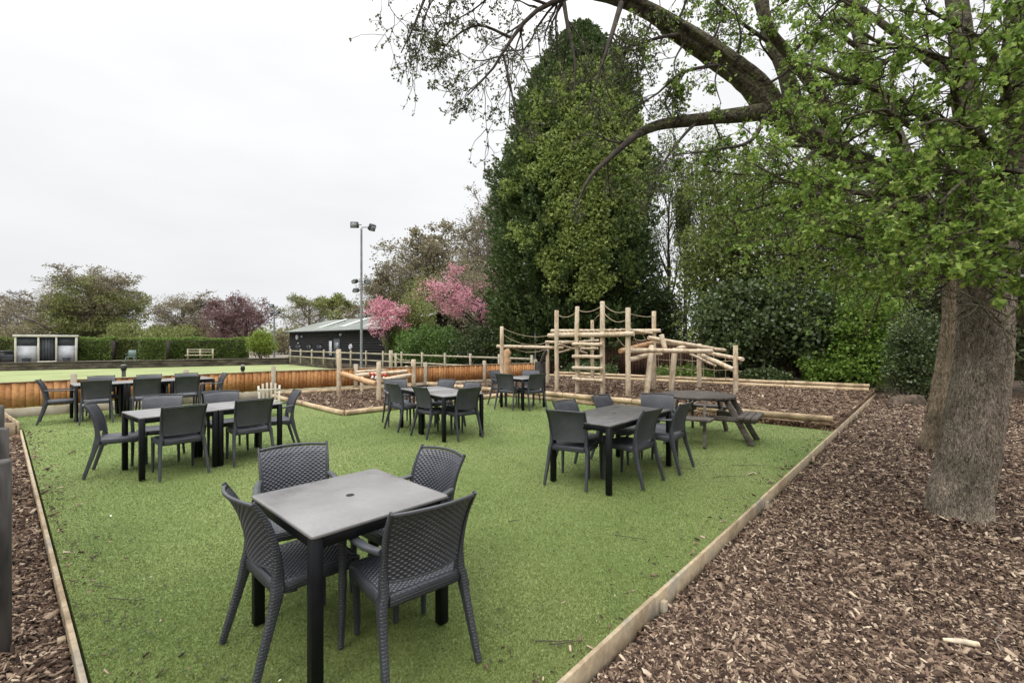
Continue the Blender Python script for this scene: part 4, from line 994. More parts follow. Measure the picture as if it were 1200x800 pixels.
# ------------------------------------------------------------------ floodlight masts
def mast(px, Y, ytop, r, heads, label):
    x, y, zt_ = P(px, ytop, Y); t = thing("floodlight_mast", label, "floodlight", (x, y, -.13), 0, "floodlight masts round the bowling green")
    m_ = MB(); m_.tube([(0, 0, 0), (0, 0, zt_ * .5), (0, 0, zt_ + .13)], [r, r * .9, r * .75], 10); m_.build("pole", M['steel'], t, smooth=True)
    for (hx, hy, w_, h_, tilt, yaw) in heads:
        _x, _y, hz_ = P(hx, hy, Y); dx = _x - x
        m_ = MB(); m_.bar((0, 0, hz_ + .13), (dx * .9, 0, hz_ + .13 + .02), .05, .05); m_.build("arm", M['steel'], t)
        f = empty("lamp_head", (dx, 0, hz_ + .13), yaw); f.parent = t
        m_ = MB(); m_.box((0, 0, 0), (w_, .28, h_), rx=tilt, bev=.02, taper=.9); m_.build("housing", M['lamp_black'], f)
        m_ = MB(); m_.box((0, -.16 * math.cos(tilt), -.16 * math.sin(tilt)), (w_ * .8, .02, h_ * .75), rx=tilt); m_.build("glass", M['glass_dull'], f)
    return t
mast(423.5, 30, 268, .085, [(415.5, 263.5, .52, .38, .35, .1), (436, 266.5, .42, .42, .6, .9), (416, 329.5, .4, .22, .6, -.5), (430.5, 330, .4, .22, .6, .6), (417, 340, .42, .18, .8, -.2)], "tall grey floodlight mast with two tiers of black lamps beside the barn")
mast(321.3, 45, 359, .10, [(318.5, 358.5, .4, .35, .3, 0), (318.5, 366, .36, .28, .3, .2), (325.5, 366, .36, .28, .3, -.2)], "shorter pale floodlight mast beside the bright round bush at the far hedge")

# ------------------------------------------------------------------ black barn
def barn():
    A = np.array([-22.2, 46.0]); B = np.array([-8.6, 33.2]); d = nrm(B - A); Ln = float(np.linalg.norm(B - A)); nn = np.array([-d[1], d[0]]); W_ = 8.0
    if nn[1] < 0: nn = -nn
    rz = math.atan2(d[1], d[0])
    t = thing("barn", "long black weatherboarded barn with a grey sheet roof behind the rail fence", "barn", (A[0], A[1], -.13), rz)
    # local: x along the front, y away from the viewer
    H = 2.75; RH = 3.95
    m_ = MB()
    rows = 14
    for k in range(rows): z0 = H * k / rows; m_.box((Ln / 2, .0, z0 + H / rows / 2), (Ln, .05, H / rows * 1.04), rx=-.10)
    m_.build("front_wall", M['black_board'], t)
    m_ = MB()
    for xx in (0.02, Ln - .02):
        m_.add([(xx, .03, 0), (xx, W_, 0), (xx, W_, H), (xx, W_ / 2, RH), (xx, .03, H)], [(0, 1, 2, 4)], [(4, 2, 3)])
        m_.add([(xx + .05, .03, 0), (xx + .05, W_, 0), (xx + .05, W_, H), (xx + .05, W_ / 2, RH), (xx + .05, .03, H)], [(0, 1, 2, 4)], [(4, 2, 3)])
    m_.box((Ln / 2, W_, H / 2), (Ln, .05, H)); m_.build("end_wall", M['black_board'], t)
    m_ = MB(); nc = 150; xs = np.linspace(-.35, Ln + .35, nc); wv = .03 * np.sin(np.arange(nc) * np.pi / 2)
    for (y0, z0, y1, z1) in ((-.45, H - .05, W_ / 2, RH + .05), (W_ + .45, H - .05, W_ / 2, RH + .05)):
        v = np.concatenate([np.stack([xs, np.full(nc, y0), z0 + wv], 1), np.stack([xs, np.full(nc, y1), z1 + wv], 1)])
        m_.add(v, [(i, i + 1, nc + i + 1, nc + i) for i in range(nc - 1)])
        v2 = v - np.array([0, 0, .06]); m_.add(v2, [(i + 1, i, nc + i, nc + i + 1) for i in range(nc - 1)])
    rf = m_.build("roof", M['roof'], t)
    for xx in (4.2, 8.6, 13.0, 17.2):
        m_ = MB(); m_.add([(xx, .9, H + .36), (xx + 1.0, .9, H + .36), (xx + 1.0, 3.5, RH - .0), (xx, 3.5, RH - .0)], [(0, 1, 2, 3)]); m_.build("rooflight", M['rooflight'], rf)
    m_ = MB(); m_.box((Ln / 2, -.48, H - .07), (Ln + .6, .09, .1), bev=.01); m_.build("gutter", M['dark_panel'], t)
    for xx, w_, h_, zc in ((2.2, 1.1, .7, 1.15), (4.6, .9, .7, 1.15), (6.8, .9, .7, 1.15)):
        f = MB().box((xx, -.05, zc), (w_, .04, h_)).build("window", M['dark_panel'], t)
        g = MB(); g.box((xx, -.08, zc), (w_ + .1, .03, .06)); g.box((xx, -.08, zc + h_ / 2), (w_ + .1, .03, .06)); g.box((xx, -.08, zc - h_ / 2), (w_ + .1, .03, .06)); g.box((xx, -.085, zc), (.05, .03, h_)); g.build("frame", M['black_board'], f)
    d_ = MB().box((10.2, -.06, 1.0), (1.1, .05, 2.0), bev=.01).build("door", M['dark_panel'], t)
    m_ = MB(); m_.box((10.2, -.10, 1.4), (.7, .02, .6)); m_.build("door_pane", M['glass_dull'], d_)
    for xx, w_, h_, zc in ((9.1, .5, 1.25, 1.2),):
        m_ = MB(); m_.box((xx, -.09, zc), (w_, .04, h_), bev=.02); m_.build("notice_board", M['white'], t)
    for xx, w_, zc in ((2.0, .55, 2.2), (3.1, .22, 2.25), (2.3, .16, 1.6), (.25, .2, 1.2), (10.9, .25, 2.35), (12.6, .5, 1.35)):
        m_ = MB(); m_.tube([(xx, -.05, zc), (xx, -.14, zc)], [w_ / 2, w_ / 2 * .8], 12); m_.build("wall_light", M['white'], t)
barn()

# ------------------------------------------------------------------ green-side shelter
def shelter():
    Y = 35; W_ = 3.35; xc, _, _ = P(55, 0, Y); x0 = xc - W_ / 2; x1 = xc + W_ / 2
    t = thing("shelter", "low white open-fronted shelter with dark doors beside the far hedge", "shelter", ((x0 + x1) / 2, Y, .1), .72)
    H = 1.96
    m_ = MB(); m_.box((0, 1.6, H / 2), (W_ - .1, .06, H - .1)); m_.box((-W_ / 2 + .04, .8, H / 2), (.06, 1.6, H - .1)); m_.box((W_ / 2 - .04, .8, H / 2), (.06, 1.6, H - .1)); m_.build("wall", M['white'], t)
    m_ = MB(); m_.box((0, .75, H + .04), (W_ + .15, 2.0, .07), rx=-.03); m_.build("roof", M['steel'], t)
    m_ = MB(); m_.box((0, -.28, H - .0), (W_ + .15, .05, .14), bev=.01); m_.build("fascia", M['cream'], t)
    for xx in (-W_ / 2 + .06, -W_ * .13, W_ * .155, W_ / 2 - .06):
        m_ = MB(); m_.box((xx, -.22, H / 2 - .03), (.11, .1, H - .06), bev=.01); m_.build("post", M['cream'], t)
    for xx, w_ in ((-W_ * .315, W_ * .33), (W_ * .325, W_ * .30)):
        m_ = MB(); m_.box((xx, -.12, .62), (w_, .05, 1.2)); m_.build("front_panel", M['white'], t)
        m_ = MB(); m_.box((xx, -.10, 1.55), (w_, .04, .64)); m_.build("window", M['dark_panel'], t)
        m_ = MB(); m_.box((xx, -.36, .28), (w_ * .5, .25, .06)); m_.box((xx, -.36, .13), (w_ * .4, .18, .24)); m_.build("bench", M['dark_panel'], t)
    d_ = MB().box((W_ * .012, -.1, .92), (W_ * .26, .06, 1.84)).build("door", M['dark_panel'], t)
    m_ = MB()
    for k in range(5): m_.box((W_ * .012 + (k - 2) * W_ * .05, -.14, .92), (.025, .02, 1.75))
    m_.build("door_batten", M['lamp_black'], d_)
    m_ = MB(); m_.box((W_ * .01, -.55, .04), (W_ * .3, .5, .08)); m_.build("step", M['cream'], t)
shelter()
for (px, w_, h_, lab) in ((3, .9, .9, "black wheeled bin at the left edge beside the white shelter"), (14, .75, .55, "low dark bin next to the white shelter")):
    x, y, _ = P(px, 420, 34); t = thing("bin", lab, "bin", (x, y, .1), .1)
    m_ = MB(); m_.box((0, 0, h_ * .45), (w_, .7, h_ * .85), bev=.04); m_.build("body", M['lamp_black'], t)
    m_ = MB(); m_.box((0, -.02, h_ * .92), (w_ * 1.08, .78, .07), bev=.03); m_.build("lid", M['dark_panel'], t)
# plastic chair and white rail bench on the bank
x, y, _ = P(153.5, 420, 34); t = thing("plastic_chair", "green plastic garden chair in front of the far hedge", "chair", (x, y, .1), .4)
m_ = MB(); m_.box((0, 0, .42), (.5, .48, .04), bev=.01); m_.build("seat", M['green_plastic'], t)
m_ = MB(); m_.box((0, .24, .68), (.46, .03, .46), rx=-.2, bev=.01); m_.build("backrest", M['green_plastic'], t)
for sx in (-1, 1):
    m_ = MB(); m_.bar((sx * .25, -.2, .62), (sx * .25, .22, .64), .04, .03); m_.build("armrest", M['green_plastic'], t)
    for sy in (-1, 1): m_ = MB(); m_.bar((sx * .22, sy * .2, .42), (sx * .3, sy * .28, 0), .04, .04); m_.build("leg", M['green_plastic'], t)
x, y, _ = P(233, 420, 38); t = thing("slatted_bench", "pale slatted bench in front of the far hedge, left of the bright round bush", "bench", (x, y, .1), .05)
for z_ in (.42, .68, .88): m_ = MB(); m_.box((0, .2 if z_ > .5 else 0, z_), (2.0, .05 if z_ > .5 else .4, .07)); m_.build("slat", M['fence_post'], t)
for xx in (-1.0, 0.0, 1.0): m_ = MB(); m_.box((xx, .2, .47), (.09, .09, .95)); m_.build("leg", M['fence_post'], t)

# ------------------------------------------------------------------ plants: growth tools
def resample(pl, n):
    pl = np.array(pl, float); s = np.concatenate([[0], np.cumsum(np.linalg.norm(np.diff(pl[:, :3], axis=0), axis=1))]); s /= s[-1]
    # Catmull-Rom through the points
    t = np.linspace(0, 1, n); out = np.empty((n, pl.shape[1])); k = len(pl)
    pe = np.vstack([2 * pl[0] - pl[1], pl, 2 * pl[-1] - pl[-2]])
    idx = np.clip(np.searchsorted(s, t, side='right') - 1, 0, k - 2); f = (t - s[idx]) / np.maximum(s[idx + 1] - s[idx], 1e-9)
    p0, p1, p2, p3 = pe[idx], pe[idx + 1], pe[idx + 2], pe[idx + 3]; f = f[:, None]
    return .5 * (2 * p1 + (-p0 + p2) * f + (2 * p0 - 5 * p1 + 4 * p2 - p3) * f ** 2 + (-p0 + 3 * p1 - 3 * p2 + p3) * f ** 3)
def grow(rs, Pt, R, per, Lr, ang, n=6, trop=(0, 0, .1), wob=.25, t0=.25, rk=.5, rmin=.003, Labs=None):
    """children of a set of branches, all at once"""
    B, m, _ = Pt.shape
    tot = B * per; bi = np.repeat(np.arange(B), per); tt = t0 + (1 - t0) * rs.rand(tot) ** .8
    x = tt * (m - 1); i = np.clip(np.floor(x).astype(int), 0, m - 2); f = (x - i)[:, None]
    st = Pt[bi, i] * (1 - f) + Pt[bi, i + 1] * f; tg = nrm(Pt[bi, i + 1] - Pt[bi, i]); r0 = R[bi, i] * (1 - f[:, 0]) + R[bi, i + 1] * f[:, 0]
    rv = rs.normal(size=(tot, 3)); pr = nrm(rv - tg * (rv * tg).sum(1, keepdims=True))
    a = rs.uniform(ang[0], ang[1], tot)[:, None]; d = nrm(tg * np.cos(a) + pr * np.sin(a))
    PL = np.linalg.norm(np.diff(Pt, axis=1), axis=2).sum(1)
    Ln = (PL[bi] if Labs is None else Labs) * rs.uniform(Lr[0], Lr[1], tot) * (1.1 - .5 * tt)
    step = Ln / (n - 1); out = np.empty((tot, n, 3)); out[:, 0] = st; tr = np.array(trop)
    for k in range(1, n):
        d = nrm(d + rs.normal(0, wob, (tot, 3)) + tr); out[:, k] = out[:, k - 1] + d * step[:, None]
    rr0 = np.maximum(r0 * rk, rmin); rad = rr0[:, None] * np.linspace(1, .35, n)[None]; rad = np.maximum(rad, rmin * .6)
    return out, rad
def leafgeo(rs, mb, pos, dr, size, wid=.42, fold=.18, big=False):
    """one folded blade per leaf"""
    n = len(pos); dr = nrm(dr); rv = rs.normal(size=(n, 3)); sd_ = nrm(np.cross(dr, rv)); nm = np.cross(sd_, dr)
    s = size[:, None]; at = rs.beta(2, 2, n)
    if big:
        # obovate, lobed outline in two halves
        prof_ = [(0, 0), (.30, .16), (.48, .34), (.60, .26), (.78, .42), (.92, .22), (1.0, 0)]
        mid = [(.0, 0), (.5, 0), (1.0, 0)]
        b0 = pos; V = [pos, pos + dr * s * .55 - nm * s * fold * .3, pos + dr * s - nm * s * fold * rs.uniform(0, 1.4, (n, 1))]
        for sg in (-1, 1):
            for (l, w) in ((.28, .13), (.48, .29), (.62, .21), (.82, .32)):
                V.append(pos + dr * s * l + sg * sd_ * s * w + nm * s * fold * w * 1.6 - nm * s * fold * l * .4)
        V = np.stack(V, 1); K = V.shape[1]
        q = np.array([(0, 1, 4, 3), (1, 2, 6, 5), (1, 0, 7, 8), (2, 1, 9, 10)]); tq = np.array([(1, 5, 4), (1, 8, 9)])
        o = (np.arange(n) * K)[:, None, None]
        mb.add(V.reshape(-1, 3), (q[None] + o).reshape(-1, 4), (tq[None] + o).reshape(-1, 3), attr=np.repeat(at, K))
    else:
        V = np.stack([pos, pos + dr * s * .55 + sd_ * s * wid + nm * s * fold, pos + dr * s, pos + dr * s * .55 - sd_ * s * wid + nm * s * fold], 1)
        mb.add(V.reshape(-1, 3), np.arange(n * 4).reshape(-1, 4), attr=np.repeat(at, 4))
def rosettes(rs, mb, tips, dirs, k, size, spread=.9, big=False, wid=.42, jit=.0, droop=0.0):
    n = len(tips); p = np.repeat(tips, k, 0); d = np.repeat(nrm(dirs), k, 0)
    rv = nrm(rs.normal(size=(n * k, 3))); dd = nrm(d * .5 + rv * spread + np.array([0, 0, -droop]))
    p = p + rs.normal(0, 1, p.shape) * jit
    leafgeo(rs, mb, p, dd, rs.uniform(size[0], size[1], n * k), wid=wid, big=big)

def crown_clumps(rs, c, r, nc, shape='ball', lump=.3, inner=.35):
    """clump centres through an uneven crown"""
    d = nrm(rs.normal(size=(nc, 3))); rad = (inner + (1 - inner) * rs.rand(nc) ** .55)
    lu = 1 + lump * fbm(d * 1.7 + c[0], int(abs(c[0] * 10)) % 50)
    p = d * (rad * lu)[:, None]
    if shape == 'cone':
        h = (p[:, 2] + 1) / 2; 
    return p * np.array(r) + np.array(c)
def foliage(rs, cen, cr, per, size, flat=.7, wid=.42, up=.2):
    """leaves on the shell of every clump"""
    n = len(cen) * per; c = np.repeat(cen, per, 0); rr = np.repeat(cr, per)
    d = nrm(rs.normal(size=(n, 3))); p = c + d * (rr * (.45 + .6 * rs.rand(n) ** .7))[:, None] * np.array([1, 1, flat])
    dd = nrm(d + rs.normal(0, .7, (n, 3)) + np.array([0, 0, up])); mb = MB(); leafgeo(rs, mb, p, dd, rs.uniform(size[0], size[1], n), wid=wid); return mb

def bare_skeleton(rs, base, H, spread, levels=(7, 6, 5), r0=.25, lean=(0, 0), k0=.3, trop=.06):
    """trunk, limbs, branches, twigs"""
    x, y, z = base
    tr = resample([(x, y, z), (x + lean[0] * .3, y + lean[1] * .3, z + H * .33), (x + lean[0] * .7 + rs.normal(0, .02) * H, y + lean[1] * .7, z + H * .6), (x + lean[0], y + lean[1], z + H * .86)], 10)[None]
    trr = (r0 * np.linspace(1.15, .35, 10))[None]
    out = [(tr, trr)]
    a = grow(rs, tr, trr, levels[0], (.42, .75), (.5, 1.05), 8, (0, 0, .10), .16, k0, .55, .02); a[0][:, :, :2] = a[0][:, :1, :2] + (a[0][:, :, :2] - a[0][:, :1, :2]) * spread
    out.append(a)
    b = grow(rs, *a, levels[1], (.35, .6), (.4, 1.0), 6, (0, 0, trop), .22, .2, .5, .012); out.append(b)
    c = grow(rs, *b, levels[2], (.4, .7), (.4, 1.1), 5, (0, 0, trop * .5), .28, .15, .5, .008); out.append(c)
    return out
def skeleton_obj(parts, parent, m, loc, ks=(8, 6, 4, 3, 3), names=("trunk", "branches")):
    for nm, sel in ((names[0], parts[:1]), (names[1], parts[1:])):
        if not sel: continue
        mb = MB()
        for i, (p, r) in enumerate(sel):
            k = ks[min(len(ks) - 1, i + (0 if nm == names[0] else 1))]; v, q = tubes(p - np.array(loc), r, k); mb.add(v, q)
        mb.build(nm, m, parent, smooth=True)

def bare_tree(name, label, px, Y, ytop, wpx, seed, tm, leaf=None, per=3, lsize=(.08, .16), z0=0.0, levels=(8, 7, 6), r0=.25, group=None, low=None, name_leaf="crown", jit=.15, k0=.3, rmin=None, top=None):
    rs = np.random.RandomState(seed); x, y, zt_ = P(px, ytop, Y); H = zt_ - z0; W_ = wpx / F * Y
    t = thing(name, label, "tree", (x, y, z0), 0, group)
    sk = bare_skeleton(rs, (x, y, z0), H, 1.0, levels, r0, k0=k0)
    # fit the spread and height of the skeleton to the surveyed crown
    allp = np.concatenate([s[0].reshape(-1, 3) for s in sk[1:]]); ex = np.percentile(np.abs(allp[:, 0] - x), 97); ez = np.percentile(allp[:, 2], 99.3) - z0
    fx = W_ / 2 / ex; fz = H / ez
    th = .012 * Y / 10 * .35
    for p, r in sk: p[..., 0] = x + (p[..., 0] - x) * fx; p[..., 1] = y + (p[..., 1] - y) * fx; p[..., 2] = z0 + (p[..., 2] - z0) * fz
    sk = [(p, np.maximum(r, rmin or 0)) for p, r in sk]
    skeleton_obj(sk, t, tm, (x, y, z0))
    if leaf:
        tw = sk[-1][0]; tips = tw[:, -1]; mids = tw[:, 2]; tt = np.vstack([tips, mids, tw[:, 3]]); dd = np.vstack([tips - tw[:, -2]] * 3)
        mb = MB(); rosettes(rs, mb, tt - np.array([x, y, z0]), dd, per, lsize, 1.0, jit=jit); mb.build(name_leaf, M[leaf], t, attr=True)
    if top:
        nc, per_, crr, sz = top; cen = crown_clumps(rs, (x, y, z0 + H * .60), (W_ / 2 * .90, W_ / 2 * .75, H * .36), nc, lump=.22, inner=.30)
        foliage(rs, cen - np.array([x, y, z0]), crr * rs.uniform(.6, 1.2, nc), per_, sz, .8, wid=.085).build("twigs", M['leaf_tan'] if leaf != 'leaf_plum' else M['leaf_plum'], t, attr=True)
    if low:
        lm, f0, f1, nc, sz, crr = low
        cen = crown_clumps(rs, (x, y, z0 + H * (f0 + f1) / 2), (W_ / 2 * .95, W_ / 2 * .8, H * (f1 - f0) / 2), nc)
        foliage(rs, cen - np.array([x, y, z0]), crr * rs.uniform(.6, 1.3, nc), 120, sz).build("ivy", M[lm], t, attr=True)
    return t
def bush(name, label, px, Y, ytop, ybot, wpx, seed, leaf, nc=60, per=60, crr=.5, sz=(.08, .14), cat="bush", group=None, depth=None, flat=.75, lump=.3, trunk='twig', z0=None, up=.2, inner=.35):
    rs = np.random.RandomState(seed); x, y, zt_ = P(px, ytop, Y); zb_ = P(px, ybot, Y)[2] if z0 is None else z0; W_ = wpx / F * Y
    g = -.13
    t = thing(name, label, cat, (x, y, g), 0, group)
    rx = max(.1, W_ / 2 - crr * .7); rz_ = max(.1, (zt_ - zb_) / 2 - crr * flat * .6)
    cen = crown_clumps(rs, (x, y, (zt_ + zb_) / 2), (rx, depth or rx * .8, rz_), nc, lump=lump, inner=inner)
    cr_ = crr * rs.uniform(.65, 1.25, nc)
    foliage(rs, cen - np.array([x, y, g]), cr_, per, sz, flat, up=up).build("foliage", M[leaf], t, attr=True)
    # stems
    mb = MB(); n = 7; st = []
    for k in range(n):
        c = cen[rs.randint(nc)]; b0 = np.array([x + rs.normal(0, rx * .12), y + rs.normal(0, rx * .1), g]); 
        st.append(resample([b0, b0 * .4 + c * .6 + np.array([0, 0, -.1 * (zt_ - g)]), c], 7))
    p_ = np.array(st); r_ = np.broadcast_to(np.linspace(.012, .004, 7) * max(2, (zt_ - g)), (n, 7)); v, q = tubes(p_ - np.array([x, y, g]), r_, 6); mb.add(v, q)
    mb.build("stem" if cat != "tree" else "trunk", M[trunk], t, smooth=True)
    return t

# ------------------------------------------------------------------ far left: hedge, trees
def hedge(pxa, Ya, pxb, Yb, zt_, leaf, seed, label, th=1.2, zb=.1, group="clipped hedges beyond the bowling green"):
    rs = np.random.RandomState(seed); a = np.array(P(pxa, 0, Ya)[:2]); b = np.array(P(pxb, 0, Yb)[:2]); Ln = np.linalg.norm(b - a); d = (b - a) / Ln; nn = np.array([d[1], -d[0]])
    t = thing("hedge", label, "hedge", (a[0], a[1], zb), 0, group)
    n = int(Ln * 1500); u_ = rs.rand(n) * Ln; side = rs.rand(n); H = zt_ - zb
    w = np.where(side < .62, th / 2, rs.uniform(-th / 2, th / 2, n)); z_ = np.where(side < .62, rs.rand(n) * H, H)
    bump = .10 * fbm(np.stack([u_ * 1.3, z_ * 1.3, side * 0], 1), seed); w = w + bump + rs.normal(0, .05, n); z_ = z_ + (side >= .62) * bump + rs.normal(0, .03, n)
    p = np.stack([a[0] + d[0] * u_ + nn[0] * w, a[1] + d[1] * u_ + nn[1] * w, zb + z_], 1) - np.array([a[0], a[1], zb])
    o = np.where((side < .62)[:, None], np.array([nn[0], nn[1], .2])[None], np.array([0, 0, 1.])[None]); mb = MB(); leafgeo(rs, mb, p, nrm(o + rs.normal(0, .7, (n, 3))), rs.uniform(.07, .13, n)); 
    mb.build("foliage", M[leaf], t, attr=True)
    mb = MB(); c = (a + b) / 2 - a; mb.box((c[0], c[1], H / 2 - .05), (Ln - .1, th * .8, H - .15), rz=math.atan2(d[1], d[0])); mb.build("inner_branches", M['twig'], t)
hedge(92, 37.5, 135, 38.2, 1.87, 'leaf_hedge', 1, "clipped green hedge section next to the white shelter")
hedge(136, 39.0, 166, 39.4, 1.90, 'leaf_mid', 2, "browner clipped hedge section between two green ones, behind the plastic chair")
hedge(166.5, 38.6, 197.5, 39.2, 1.88, 'leaf_hedge', 3, "short dark green clipped hedge block right of the plastic chair")
hedge(198.5, 40.5, 292, 43.0, 1.90, 'leaf_hedge', 4, "long clipped hedge behind the pale slatted bench")
hedge(-60, 38, 20, 40, 1.9, 'leaf_mid', 5, "loose hedge behind the bins and the white shelter")
bush("bush", "bright yellow-green round bush at the right end of the far hedge", 307, 41.5, 386, 421, 34, 11, 'leaf_yellow', 110, 90, .48, (.08, .14), z0=.05, lump=.12)

GT = "far trees beyond the hedge"
bare_tree("broad_tree", "broad domed tree with bare crown and green lower growth behind the shelter", 105, 60, 318, 118, 21, M['twig_pale'], 'leaf_tan', 2, (.14, .26), levels=(15, 9, 9), r0=.45, group=GT, low=('leaf_olive', .03, .90, 210, (.14, .26), 1.0), rmin=.026, k0=.12, top=(190, 55, 1.0, (.25, .55)))
bare_tree("bare_tree", "bare grey tree at the left edge of the picture", 8, 65, 342, 90, 22, M['twig_pale'], None, 2, levels=(12, 9, 8), r0=.3, group=GT, rmin=.03, top=(90, 50, 1.0, (.25, .5)))
bare_tree("bare_tree", "thin bare tree between the left edge and the broad domed tree", 42, 70, 352, 56, 29, M['twig_pale'], 'leaf_tan', 1, (.1, .2), levels=(8, 7, 6), r0=.3, group=GT, rmin=.03)
bare_tree("bare_tree", "bare rounded tree left of the plum trees", 213, 62, 343, 72, 23, M['twig_pale'], 'leaf_tan', 1, (.14, .24), levels=(12, 9, 8), r0=.35, group=GT, top=(110, 60, .9, (.22, .45)), low=('leaf_olive', .1, .5, 60, (.16, .28), .9), rmin=.028)
bare_tree("plum_tree", "purple-leaved plum tree, the left one behind the long hedge", 258, 55, 352, 48, 24, M['twig_plum'], 'leaf_plum', 2, (.12, .22), levels=(11, 7, 6), r0=.2, group=GT, k0=.12, rmin=.02, top=(80, 50, .8, (.2, .4)))
bare_tree("plum_tree", "purple-leaved plum tree, taller one beside the bright round bush", 288, 55, 346, 54, 25, M['twig_plum'], 'leaf_plum', 2, (.12, .22), levels=(12, 7, 6), r0=.22, group=GT, k0=.12, rmin=.02, top=(90, 50, .8, (.2, .4)))
bare_tree("bare_tree", "olive bare tree behind the small floodlight mast and the barn", 362, 72, 348, 62, 26, M['twig_pale'], 'leaf_olive', 2, (.16, .26), levels=(10, 8, 7), r0=.3, group=GT, rmin=.03, top=(90, 50, 1.0, (.25, .5)))
bare_tree("willow_tree", "yellow-green tree showing above the barn roof", 407, 62, 346, 60, 27, M['twig_pale'], 'leaf_olive', 4, (.16, .30), levels=(10, 7, 6), r0=.3, group=GT, rmin=.02)
for k, (px, Y, yt, w_, lf, lab) in enumerate(((150, 52, 372, 60, 'leaf_olive', "olive scrub above the hedge right of the domed tree"), (205, 52, 378, 70, 'leaf_olive', "low olive scrub behind the long hedge, under the rounded bare tree"), (20, 52, 375, 70, 'leaf_tan', "brownish scrub behind the bins at the left edge"), (335, 55, 385, 50, 'leaf_tan', "tan scrub between the bright bush and the barn"), (262, 60, 380, 60, 'leaf_plum', "reddish scrub at the foot of the plum trees"))):
    bush("scrub", lab, px, Y, yt, 420, w_, 40 + k, lf, 60, 60, .8, (.12, .24), group="scrub beyond the hedge")
# a far-off line of woods closing the view
rs = np.random.RandomState(5); n = 520; ang = np.linspace(math.radians(-60), math.radians(60), n); cen = np.stack([np.sin(ang) * 150 + rs.normal(0, 4, n), np.cos(ang) * 150 + rs.normal(0, 4, n), 1.5 + rs.rand(n) * 3.0], 1)
mb = foliage(rs, cen, rs.uniform(1.8, 3.0, n), 60, (.5, 1.0)); tag(mb.build("distant_woods", M['leaf_olive'], attr=True), "distant low woods closing the horizon", "woods", kind='stuff')

# ------------------------------------------------------------------ centre: cherries, budding trees, shrubs
GC = "trees between the barn and the big conifer"
bare_tree("budding_tree", "big brown-green budding tree behind the cherries", 530, 50, 268, 150, 31, M['twig_pale'], 'leaf_tan', 3, (.16, .30), levels=(15, 9, 9), r0=.45, group=GC, k0=.12, low=('leaf_olive', .0, .72, 150, (.13, .26), 1.0), rmin=.024, top=(220, 55, 1.0, (.2, .45)))
bare_tree("bare_tree", "tall thin bare tree against the big conifer's left side", 572, 46, 222, 84, 32, M['twig_pale'], 'leaf_tan', 2, (.1, .18), levels=(13, 9, 8), r0=.28, group=GC, rmin=.024, top=(110, 50, .8, (.2, .4)))
bare_tree("bare_tree", "bare spreading tree above the left cherry, right of the tall mast", 462, 52, 312, 90, 33, M['twig_pale'], 'leaf_tan', 3, (.12, .22), levels=(13, 9, 8), r0=.3, group=GC, k0=.12, rmin=.024, low=('leaf_tan', .0, .6, 80, (.13, .26), .9), top=(130, 70, .9, (.2, .42)))
bare_tree("cherry_tree", "pink cherry in blossom beside the tall mast, over the barn's end", 454, 31.2, 350, 46, 34, M['twig'], 'blossom', 4, (.08, .14), levels=(9, 7, 6), r0=.14, group="pink cherry trees", k0=.35, name_leaf="blossom", jit=.12)
bare_tree("cherry_tree", "largest pink cherry in blossom, in the middle above the ivy bank", 568, 29, 318, 108, 35, M['twig'], 'blossom', 5, (.07, .12), levels=(11, 7, 7), r0=.16, group="pink cherry trees", k0=.4, name_leaf="blossom", jit=.12)
bare_tree("cherry_tree", "pale blossoming cherry close to the big conifer", 612, 33, 330, 52, 36, M['twig'], 'blossom_pale', 4, (.08, .13), levels=(9, 7, 6), r0=.13, group="pink cherry trees", k0=.2, name_leaf="blossom", jit=.12)
bush("bush", "olive-green bush between the two pink cherries", 487, 32, 342, 424, 56, 51, 'leaf_olive', 110, 70, .6, (.09, .17))
bush("bush", "bright green ivy bank below the large pink cherry", 505, 29.5, 378, 436, 96, 52, 'leaf_ivy', 120, 80, .5, (.09, .15), depth=1.6)
bush("bush", "dark green ivy bank left of the climbing frame", 565, 28.5, 378, 436, 85, 53, 'leaf_ever', 120, 80, .5, (.09, .15), depth=1.4)
bush("bush", "yellowish-green bush between the pale cherry and the conifer", 610, 30, 345, 430, 56, 54, 'leaf_mid', 100, 70, .5, (.08, .15))
bush("bush", "dark evergreen bush at the barn's right end, below the left cherry", 464, 31.6, 380, 428, 30, 55, 'leaf_hedge', 60, 70, .4, (.08, .14))

bush("bush", "tall olive scrub filling the gap behind the large pink cherry", 545, 38, 300, 425, 110, 56, 'leaf_tan', 190, 80, .8, (.09, .18), depth=2.5)
bush("bush", "olive scrub behind the bush between the two pink cherries", 500, 40, 318, 425, 70, 57, 'leaf_olive', 150, 70, .8, (.09, .18), depth=2.0)

